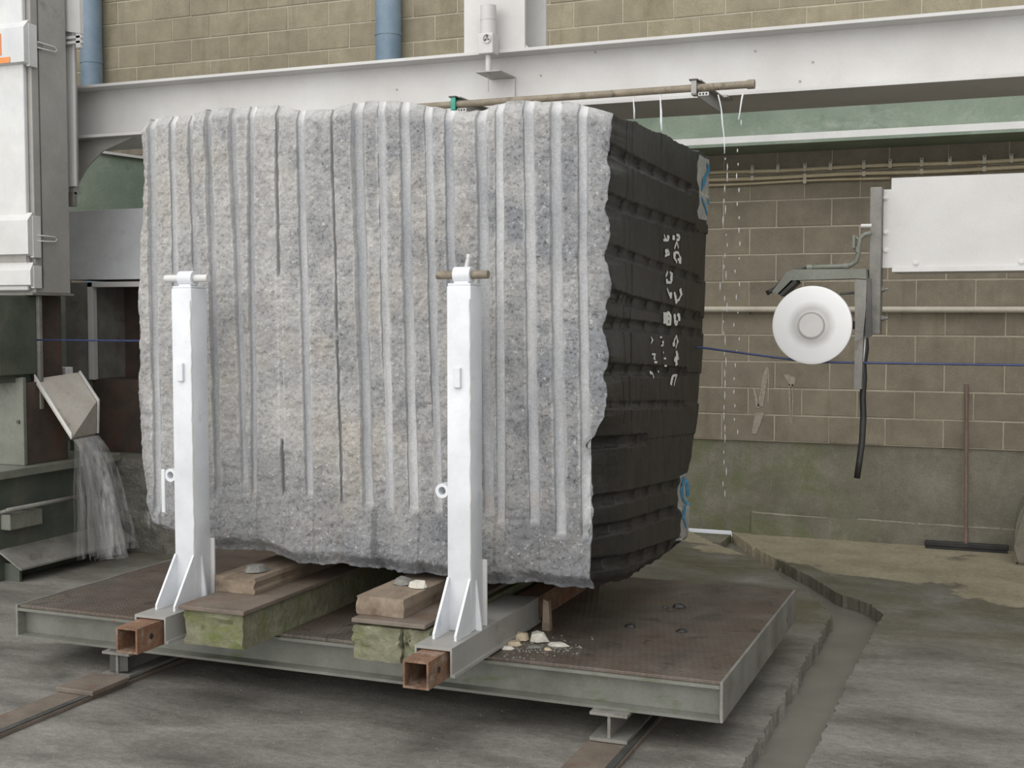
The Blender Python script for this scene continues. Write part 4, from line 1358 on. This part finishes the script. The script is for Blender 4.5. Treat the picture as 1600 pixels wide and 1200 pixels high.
# ------------------------------------------------------------------ wire saw arm with guide wheel
AY = 6.42
arm = thing('wire_saw_arm', (-0.6, AY, 1.29), 'white arm of the wire saw with guard bracket and spinning guide wheel', 'machine arm')
P_ = lambda x, y, Y=AY: at_y(x, y, Y)
zt_, zb_ = float(P_(1500, 274)[2]), float(P_(1500, 417)[2])
xl, xl2 = float(P_(1380, 340)[0]), float(P_(1393, 285)[0])
b = B()
prism(b, [(xl, AY, zb_), (3.0, AY, zb_), (3.0, AY, zt_), (xl2, AY, zt_), (xl2, AY, zt_ - 0.055), (xl, AY, zt_ - 0.055)], (0, 0.012, 0))
obj('cover_plate', b, 'beam_white', arm)
obj('arm_body', box(xl2, 3.0, AY + 0.013, AY + 0.30, zb_ - 0.0, zt_ - 0.02), 'steel_grey', arm)
obj('bottom_flange', box(xl2 + 0.01, 3.0, AY - 0.02, AY + 0.32, zb_ - 0.022, zb_ - 0.001, bev=0.002), 'steel_light', arm)
for px, py in ((1384, 309), (1384, 363), (1384, 391), (1431, 411), (1596, 409)):
    p = P_(px, py)
    obj('bolt', hexbolt(B(), (p[0], AY, p[2]), (0, -1, 0), 0.009, 0.008), 'steel_light', arm)
px0, px1 = float(P_(1360, 400)[0]), float(P_(1379, 400)[0])
zp0, zp1 = float(P_(1370, 522)[2]), float(P_(1370, 294)[2])
obj('upright_channel', box(px0, px1 - 0.002, AY - 0.06, AY + 0.06, zp0, zp1, bev=0.004), 'steel_dirty', arm)
for y in (452, 497):
    p = P_(1380, y)
    b = B()
    cyl(b, (px1 - 0.002, AY, p[2]), (px1 + 0.03, AY, p[2]), 0.008, seg=8)
    cyl(b, (px1 - 0.002, AY, p[2]), (px1 + 0.012, AY, p[2]), 0.014, seg=6)
    obj('bolt', b, 'steel_dirty', arm)
# the guard bracket: upright leg and arched top arm
GY = 6.33
Q = lambda x, y: Vector(at_y(x, y, GY - 0.06))
b = B()
prism(b, [Q(1335, 437), Q(1354, 437), Q(1354, 470), Q(1349, 520), Q(1346, 608), Q(1334, 608), Q(1336, 520)], (0, 0.10, 0))
obj('bracket_leg', b, 'steel_dirty', arm)
b = B()
prism(b, [Q(1353, 420), Q(1354, 436), Q(1334, 435), Q(1240, 438), Q(1217, 460), Q(1206, 456), Q(1229, 425), Q(1240, 421)], (0, 0.13, 0))
obj('guard_hood', b, 'machine_grey', arm)
b = B()
prism(b, [Q(1243, 438), Q(1236, 438), Q(1215, 459), Q(1221, 463), Q(1245, 441)], (0, 0.14, 0))
obj('rubber_flap', b, 'black_rubber', arm)
b = B()
prism(b, [Q(1354, 434), Q(1361, 436), Q(1362, 525), Q(1352, 530)], (0, 0.02, 0))
obj('back_web', b, 'dark_steel', arm)
obj('stay_bar', tube(B(), [Q(1310, 459) + Vector((0, 0.06, 0)), Q(1337, 457) + Vector((0, 0.06, 0))], 0.006, 8), 'dark_steel', arm)
# guide wheel
wc = at_y(1268, 508, 6.27)
wr = float(at_y(1331, 508, 6.27)[0] - wc[0])
wz0 = float(wc[2])
WC = Vector((float(wc[0]), 6.27, wz0))
b = B()
prof_w = [(0.0, -0.012), (0.058, -0.012), (0.06, 0.0), (wr * 0.93, 0.002), (wr, 0.008), (wr, 0.016), (wr - 0.012, 0.026), (wr, 0.036), (wr, 0.046), (wr * 0.9, 0.052), (0.0, 0.054)]
SEG = 72
rings = []
for r_, y_ in prof_w:
    if r_ == 0:
        rings.append([b.verts.new((WC.x, WC.y + y_, WC.z))])
    else:
        rings.append([b.verts.new((WC.x + r_ * math.cos(2 * math.pi * k / SEG), WC.y + y_, WC.z + r_ * math.sin(2 * math.pi * k / SEG))) for k in range(SEG)])
for q, w in zip(rings, rings[1:]):
    for k in range(SEG):
        j = (k + 1) % SEG
        if len(q) == 1:
            b.faces.new((q[0], w[k], w[j]))
        elif len(w) == 1:
            b.faces.new((q[k], w[0], q[j]))
        else:
            b.faces.new((q[k], w[k], w[j], q[j]))
wheel = obj('guide_wheel', b, 'wheel', arm, origin=WC, smooth=True, auto=35)
b = ring_tube(B(), (WC.x, WC.y - 0.013, WC.z), (WC.x, WC.y - 0.001, WC.z), 0.064, 0.058, 40)
obj('hub_rim', b, 'steel_grey', wheel, smooth=True, auto=40)
obj('axle', cyl(B(), (WC.x, WC.y + 0.054, WC.z), (WC.x, 6.36, WC.z), 0.02, seg=16), 'dark_steel', wheel)
obj('axle_bar', box(WC.x - 0.02, -0.66, 6.352, 6.372, WC.z - 0.02, WC.z + 0.02), 'dark_steel', arm)
# water feed pipe along the guard and nozzle
Q2 = lambda x, y: tuple(at_y(x, y, GY - 0.01))
fd = obj('feed_pipe', tube(B(), [Q2(1362, 364), Q2(1352, 366), Q2(1345, 371), Q2(1342, 381), Q2(1341, 396), Q2(1338, 408), Q2(1330, 414), Q2(1318, 416), Q2(1290, 417), Q2(1262, 418)], 0.012, 12), 'machine_grey', arm, smooth=True)
obj('hose', tube(B(), [Q2(1262, 418), Q2(1245, 421), Q2(1232, 427), Q2(1220, 439), Q2(1208, 454)], 0.007, 10), 'dark_steel', fd, smooth=True)
obj('nozzle', tube(B(), [Q2(1209, 452), Q2(1198, 458)], [0.009, 0.013], 10), 'black_rubber', fd, smooth=True)
for x, y, s_ in ((1322, 416, 0.016), (1265, 418, 0.015), (1340, 390, 0.0155)):
    p = Vector(Q2(x, y))
    d = Vector((1, 0, 0)) if y > 400 else Vector((0, 0, 1))
    obj('coupling', cyl(B(), p - d * 0.014, p + d * 0.014, s_, seg=14), 'machine_grey', fd, smooth=True, auto=40)
p = Vector(Q2(1335, 374))
b = B()
bx(b, p.x - 0.009, p.x + 0.006, p.y - 0.02, p.y + 0.01, p.z - 0.045, p.z + 0.02, bev=0.003)
cyl(b, p + Vector((0.0, 0, 0.015)), p + Vector((0.03, 0, -0.01)), 0.008, seg=10)
obj('tap_lever', b, 'machine_grey', fd)
p = Vector(Q2(1352, 353))
obj('plug', cyl(B(), p - Vector((0.02, 0, 0)), p + Vector((0.03, 0, 0)), 0.010, seg=12), 'beam_white', arm, smooth=True, auto=40)
Q3 = lambda x, y: tuple(at_y(x, y, GY + 0.02))
obj('black_hose', tube(B(), [Q3(1352, 528), Q3(1353, 545), Q3(1349, 570), Q3(1350, 590), Q3(1348, 620), Q3(1349, 650), Q3(1347, 690), Q3(1343, 720), Q3(1339, 747)], 0.0155, 12), 'black_rubber', arm, smooth=True)
obj('thin_cable', tube(B(), [Q2(1352, 525), Q2(1350, 550), Q2(1347, 575), Q2(1346, 597)], 0.005, 8), 'steel_light', arm, smooth=True)

# the cutting wire: from the machine, through the saw cut in the block, round under the wheel and away
wy = WC.y + 0.026
wl_ = float(at_y(1085, 543, wy)[2])
bot = WC.z - wr + 0.010
ang = math.atan2(wl_ - bot, 0.55)
pts = [(-5.8, wy, 1.50), (-3.78, wy, 1.50), (-1.47, wy, wl_)]
for k in range(7):
    a = -math.pi / 2 - ang * (1 - k / 6)
    pts.append((WC.x + (wr - 0.010) * math.cos(a), wy, WC.z + (wr - 0.010) * math.sin(a)))
pts.append((3.0, wy, bot - 0.004))
tag(obj('cutting_wire', tube(B(), pts, 0.0055, 8), 'blue_wire', smooth=True), 'thin blue cutting wire stretched from the block under the wheel', 'wire')

# ------------------------------------------------------------------ squeegee leaning on the wall
sqz = thing('floor_squeegee', (-0.27, 9.28, 0.0), 'long handled floor squeegee leaning upright against the wall base', 'squeegee')
b = at_z(1447, 855, 0.0)
e = at_z(1574, 862, 0.0)
obj('blade_bar', box(-0.545, 0.012, 9.262, 9.300, 0.022, 0.058, bev=0.006), 'black_rubber', sqz)
obj('rubber_blade', box(-0.54, 0.007, 9.276, 9.284, 0.001, 0.03), 'black_rubber', sqz)
obj('socket', cyl(B(), (-0.268, 9.281, 0.055), (-0.268, 9.288, 0.13), 0.016, 0.014, seg=14), 'wood_handle', sqz, smooth=True, auto=40)
obj('handle', cyl(B(), (-0.268, 9.287, 0.125), (-0.288, WY - 0.014, 1.17), 0.0125, seg=14), 'wood_handle', sqz, smooth=True, auto=40)
# rounded concrete lump at the right edge of the picture
b = B()
pf = [(0.055, 0.0), (0.045, 0.12), (0.05, 0.25), (0.085, 0.38), (0.14, 0.47), (0.25, 0.52), (0.62, 0.53), (0.62, 0.0)]
prism(b, [(x, 8.86, z) for x, z in pf], (0, 0.44, 0))
bmesh.ops.bevel(b, geom=[e_ for e_ in b.edges], offset=0.02, segments=2, affect='EDGES')
tag(obj('concrete_lump', b, 'base_concrete', smooth=True, auto=40), 'rounded concrete lump beside the squeegee at the wall foot', 'concrete block')

# ------------------------------------------------------------------ saw machine on the left
MX = -5.80
gd = thing('wheel_guard', (-6.4, 6.45, 1.80), 'tall white wheel guard with grey side and wire latches, far left', 'machine guard')
obj('guard_case', box(-7.6, MX, 6.30, 6.62, 1.80, 4.2, bev=0.006), 'steel_grey', gd)
Z = lambda y: float(at_y(40, y, 6.25)[2])
cv = obj('front_cover', box(-7.6, MX - 0.03, 6.262, 6.299, 1.815, 4.2, bev=0.01), 'guard_white', gd)
for ya, yb, out in ((400, 332, 0.035), (448, 410, 0.02), (100, 30, 0.035), (-60, -120, 0.035)):
    zb2, za2 = Z(ya), Z(yb)
    bm = B()
    yf = 6.262 - out
    prism(bm, [(-7.6, 6.27, zb2), (-7.6, yf, zb2 + 0.012), (-7.6, yf, za2 - 0.05), (-7.6, 6.27, za2)], (7.6 + MX + 0.012, 0, 0))
    obj('cover_band', bm, 'guard_white', cv)
    obj('band_return', box(MX - 0.01, MX + 0.016, 6.268, 6.34, zb2 - 0.01, za2 - 0.02, bev=0.003), 'steel_light', cv)
obj('orange_stripe', box(-7.6, MX - 0.10, 6.2225, 6.2262, Z(97), Z(88)), 'orange', cv)
obj('orange_stripe', box(-7.6, MX - 0.17, 6.2225, 6.2262, Z(84), Z(50)), 'orange', cv)
obj('gap_shade_strip', box(-7.6, MX - 0.03, 6.255, 6.262, Z(409), Z(397)), 'steel_grey', cv)  # grey strip put in as the shadow between the cover bands
obj('bottom_rim', box(-7.6, MX + 0.01, 6.26, 6.64, 1.785, 1.80, bev=0.002), 'steel_dirty', gd)
for y in (70, 372):                                                      # over-centre wire latches on the grey side
    p0 = Vector(at_x(58, y, MX + 0.012))
    p1 = Vector(at_x(88, y + 3, MX + 0.012))
    la = obj('latch_body', box(MX, MX + 0.014, p0.y - 0.03, p0.y + 0.05, p0.z - 0.02, p0.z + 0.02, bev=0.003), 'steel_dirty', gd)
    lo = [(MX + 0.016, p0.y, p0.z + 0.018), (MX + 0.018, p1.y - 0.02, p0.z + 0.016), (MX + 0.018, p1.y, p0.z), (MX + 0.018, p1.y - 0.02, p0.z - 0.016), (MX + 0.016, p0.y, p0.z - 0.018)]
    obj('wire_loop', tube(B(), lo, 0.004, 8), 'steel_light', la, smooth=True)
obj('case_seam', box(MX, MX + 0.003, 6.36, 6.366, 1.83, 4.2), 'dark_steel', gd)

# upright guide at the girder's end, with the carriage bracket above and knee plate below
ug = thing('guide_upright', (-6.0, 6.7, 2.52), 'pale upright guide rail at the left end of the white girder', 'guide rail')
xg0, xg1 = float(at_y(98, 180, 6.69)[0]), float(at_y(116, 180, 6.69)[0])
zg = float(at_y(110, 290, 6.64)[2])
obj('rail_face', box(xg0, xg1, 6.69, 6.71, zg, 3.9, bev=0.003), 'beam_white', ug)
obj('rail_body', box(xg0 + 0.02, xg1 - 0.03, 6.71, 6.76, zg - 0.05, 3.9, bev=0.003), 'steel_grey', ug)
obj('stop_block', box(xg0 + 0.015, xg1 - 0.03, 6.70, 6.74, zg - 0.13, zg - 0.03, bev=0.004), 'steel_dirty', ug)
cb = thing('carriage_bracket', (-6.0, 6.6, 3.2), 'toothed pale bracket clamped round the top of the guide upright', 'bracket')
Zc = lambda y: float(at_y(105, y, 6.65)[2])
Xc = lambda x: float(at_y(x, 40, 6.65)[0])
b = B()
prism(b, [(Xc(88), 6.65, Zc(45)), (Xc(125), 6.65, Zc(54)), (Xc(125), 6.65, 3.9), (Xc(84), 6.65, 3.9), (Xc(84), 6.65, Zc(10)), (Xc(96), 6.65, Zc(13)), (Xc(96), 6.65, Zc(28)), (Xc(88), 6.65, Zc(30))], (0, 0.035, 0))
obj('bracket_plate', b, 'steel_light', cb)
for y in (58, 66):
    obj('roller_pin', box(Xc(95), Xc(126), 6.654, 6.68, Zc(y) - 0.012, Zc(y) + 0.006, bev=0.002), 'steel_light', cb)
obj('bracket_foot', box(Xc(117), Xc(124), 6.654, 6.68, Zc(76), Zc(52), bev=0.002), 'steel_light', cb)
kp = B()
K_ = lambda x, y: Vector(at_y(x, y, 6.98))
prism(kp, [K_(117, 214), K_(220, 209), K_(160, 236), K_(135, 262), K_(119, 292)], (0, 0.014, 0))
tag(obj('knee_plate', kp, 'steel_grey'), 'grey triangular knee plate under the left end of the white girder', 'steel plate')
# dark green lower column of the machine with pale door and ledge
mb = thing('saw_machine_base', (-6.6, 6.5, 0.0), 'dark green saw machine base with ledge and hand rail, lower left', 'machine base')
G = lambda x, y, X=MX: at_x(x, y, X)
obj('upper_housing', box(-7.6, MX - 0.04, 6.02, 6.34, 1.28, 1.784, bev=0.006), 'green_dark', mb)
b = B()
prism(b, [(-7.6, 6.05, 1.28), (MX - 0.08, 6.05, 1.28), (MX - 0.08, 6.33, 1.28), (-7.6, 6.33, 1.28)], (0, 0, -0.05))
obj('housing_foot', b, 'green_dark', mb)
obj('side_rib', box(MX - 0.05, MX - 0.02, 6.345, 6.375, 1.05, 1.784, bev=0.003), 'steel_dirty', mb)
obj('dark_column', box(-7.4, MX - 0.12, 6.38, 6.66, 0.70, 1.784), 'brown_panel', mb)
obj('door_panel', box(-7.6, MX - 0.02, 6.19, 6.22, 0.70, 1.262, bev=0.004), 'machine_grey', mb)
obj('lower_housing', box(-7.6, MX - 0.03, 6.22, 6.60, 0.70, 1.228, bev=0.004), 'brown_panel', mb)  # shade on the housing's side is put into this dark brown
obj('knob', cyl(B(), (MX - 0.06, 6.19, 0.98), (MX - 0.06, 6.18, 0.98), 0.012, seg=12), 'dark_steel', mb)
obj('ledge', box(-7.6, MX + 0.05, 5.85, 7.03, 0.645, 0.699, bev=0.006), 'machine_grey', mb)
obj('base_body', box(-7.6, MX - 0.02, 5.95, 7.03, 0.0, 0.644, bev=0.006), 'green_dark', mb)
ra, rb = G(15, 797, MX + 0.08), G(100, 780, MX + 0.08)
zr = float((ra[2] + rb[2]) / 2)
obj('hand_rail', tube(B(), [(MX + 0.08, float(ra[1]) - 0.02, zr), (MX + 0.08, float(rb[1]) + 0.35, zr)], 0.014, 12), 'steel_dirty', mb, smooth=True)
for y in (float(ra[1]) + 0.02, float(ra[1]) + 0.2, float(rb[1]) + 0.2):
    obj('rail_stay', tube(B(), [(MX - 0.03, y, zr - 0.03), (MX + 0.08, y, zr)], 0.013, 10), 'steel_dirty', mb, smooth=True)
bb = G(12, 823, MX + 0.02)
obj('small_box', box(MX - 0.02, MX + 0.06, float(bb[1]) - 0.02, float(bb[1]) + 0.26, float(bb[2]) - 0.02, float(bb[2]) + 0.08, bev=0.006), 'machine_grey', mb)
b = B()
prism(b, [(MX - 0.019, 5.95, 0.20), (MX + 0.16, 5.95, 0.095), (MX + 0.16, 5.95, 0.083), (MX - 0.019, 5.95, 0.185)], (0, 1.09, 0))
obj('splash_tray', b, 'steel_dirty', mb)
obj('tray_stay', box(MX - 0.02, MX + 0.1, 6.0, 6.02, 0.0, 0.11), 'green_dark', mb)
obj('tray_stay', box(MX - 0.02, MX + 0.1, 6.95, 6.97, 0.0, 0.11), 'green_dark', mb)

# chute with falling water
ch = thing('chute', (-5.75, 6.55, 0.87), None, None)
ch.parent = mb
ch.location = Vector((-5.75, 6.55, 0.87)) - WORLD[mb.name]
ch['label'] = 'pale sloping sheet metal chute pouring water'
b = B()
a0, a1 = Vector(at_y(55, 592, 6.32)), Vector(at_y(113, 684, 6.32))
c0, c1, c2 = Vector(at_y(122, 582, 6.72)), Vector(at_y(151, 627, 6.72)), Vector(at_y(150, 677, 6.72))
prism(b, [a0, a1, c2, c1, c0], Vector((-0.012, 0, -0.012)))
obj('chute_floor', b, 'chute', ch)
b = B()
prism(b, [a0, a1, a1 + Vector((0, 0, 0.03)), a0 + Vector((0, 0, 0.03))], (0, -0.008, 0))
obj('chute_lip', b, 'steel_light', ch)
b = B()
prism(b, [c0 + Vector((0.004, 0, 0)), c1 + Vector((0.004, 0, 0)), c2 + Vector((0.004, 0, 0)), c2 + Vector((0.016, 0, 0.0)), c1 + Vector((0.016, 0, 0.01)), c0 + Vector((0.012, 0, 0.012))], (0, 0.012, 0))
obj('chute_lip', b, 'steel_light', ch)
hk = Vector(at_y(90, 578, 6.75))
obj('chute_hood', box(hk.x - 0.09, hk.x + 0.09, 6.73, 6.80, hk.z - 0.09, hk.z + 0.02, bev=0.006), 'steel_light', ch)
obj('chute_strut', box(-6.0, -5.84, 6.50, 6.56, 1.02, 1.06), 'dark_steel', ch)
wb = B()
rv = random.Random(3)
for k, thr in enumerate((0.0, 0.07, 0.15, 0.24, 0.33)):                     # sheets of water thrown off the lip
    gridv = []
    for i in range(26):
        f = i / 25
        top = a1.lerp(c2, f)
        rowv = []
        for j in range(22):
            g_ = j / 21
            z = top.z - 0.012 - (top.z - 0.112) * g_
            xx = top.x + 0.012 + thr * math.sqrt(g_) * (0.8 + 0.2 * math.sin(9 * f + k)) + 0.012 * math.sin(17 * f + 3 * k + 2 * g_)
            rowv.append(wb.verts.new((xx, top.y + (f - 0.5) * 0.1 * g_ + 0.006 * math.sin(11 * g_ + k), z)))
        gridv.append(rowv)
    for i in range(25):
        for j in range(21):
            wb.faces.new((gridv[i][j], gridv[i + 1][j], gridv[i + 1][j + 1], gridv[i][j + 1]))
wv = obj('water_curtain', wb, 'veil', smooth=True)
tag(wv, 'grey curtain of water falling from the sloping chute', 'water', kind='stuff')

# steel cabinet with open front and the pale panel above it
CY = 7.45
cz_ = lambda y, x=150: float(at_y(x, y, CY)[2])
cx_ = lambda x: float(at_y(x, 440, CY)[0])
cab = thing('steel_cabinet', (-6.2, CY, 0.0), 'grey steel cabinet with open dark front beside the block', 'cabinet')
obj('upper_panel', box(cx_(100), -5.25, CY, CY + 0.02, cz_(437), cz_(328), bev=0.003), 'white_paint', cab)
obj('upper_box', box(cx_(100), -5.25, CY + 0.021, CY + 0.5, cz_(437), cz_(330)), 'steel_grey', cab)
obj('side_stile', box(cx_(103), cx_(145), CY - 0.012, CY + 0.5, cz_(690), cz_(441), bev=0.003), 'steel_dirty', cab)
obj('frame_top', box(cx_(143), -5.3, CY - 0.05, CY, cz_(449), cz_(441), bev=0.003), 'steel_light', cab)
obj('frame_side', box(cx_(143), cx_(151), CY - 0.05, CY, cz_(593), cz_(441), bev=0.003), 'steel_light', cab)
obj('interior_back', box(cx_(145), -5.3, CY + 0.35, CY + 0.37, cz_(593), cz_(441)), 'brown_panel', cab)
obj('interior_side', box(-5.32, -5.3, CY, CY + 0.5, cz_(593), cz_(441)), 'brown_panel', cab)
obj('inner_post', cyl(B(), (cx_(200), CY + 0.15, cz_(593)), (cx_(200), CY + 0.15, cz_(441)), 0.02, seg=12), 'rust', cab, smooth=True, auto=40)
obj('brown_apron', box(cx_(145), -5.3, CY - 0.02, CY + 0.5, 0.55, cz_(592)), 'brown_panel', cab)
obj('plinth', box(cx_(103), -5.3, CY, CY + 0.5, 0.0, 0.55), 'dark_steel', cab)
lg = rough_box(-6.35, -5.02, 7.09, 7.40, 0.0, 0.655, 8, 3, 8, 0.014, 77)
tag(obj('concrete_ledge', lg, 'concrete_rough', smooth=True, auto=50), 'rough wet concrete ledge between the chute and the block', 'concrete ledge')
# green panel under the girder end
gq = thing('green_screen', (-7.2, 8.3, 2.3), 'dull green sheet panel under the left end of the girder', 'screen')
b = B()
V_ = lambda x, y: Vector(at_y(x, y, 8.3))
prism(b, [V_(100, 345), V_(330, 345), V_(330, 262), V_(160, 238), V_(128, 262), V_(100, 300)], (0, 0.02, 0))
obj('panel_sheet', b, 'green_beam', gq)
b = B()
prism(b, [V_(156, 239), V_(330, 263), V_(330, 259), V_(156, 235)], (0, -0.03, 0))
obj('panel_rim', b, 'steel_light', gq)
obj('panel_post', box(float(V_(300, 300).x), float(V_(318, 300).x), 8.33, 8.38, 0.0, 2.6), 'green_dark', gq)
obj('panel_post', box(float(V_(80, 300).x), float(V_(98, 300).x), 8.33, 8.38, 0.0, 2.6), 'green_dark', gq)
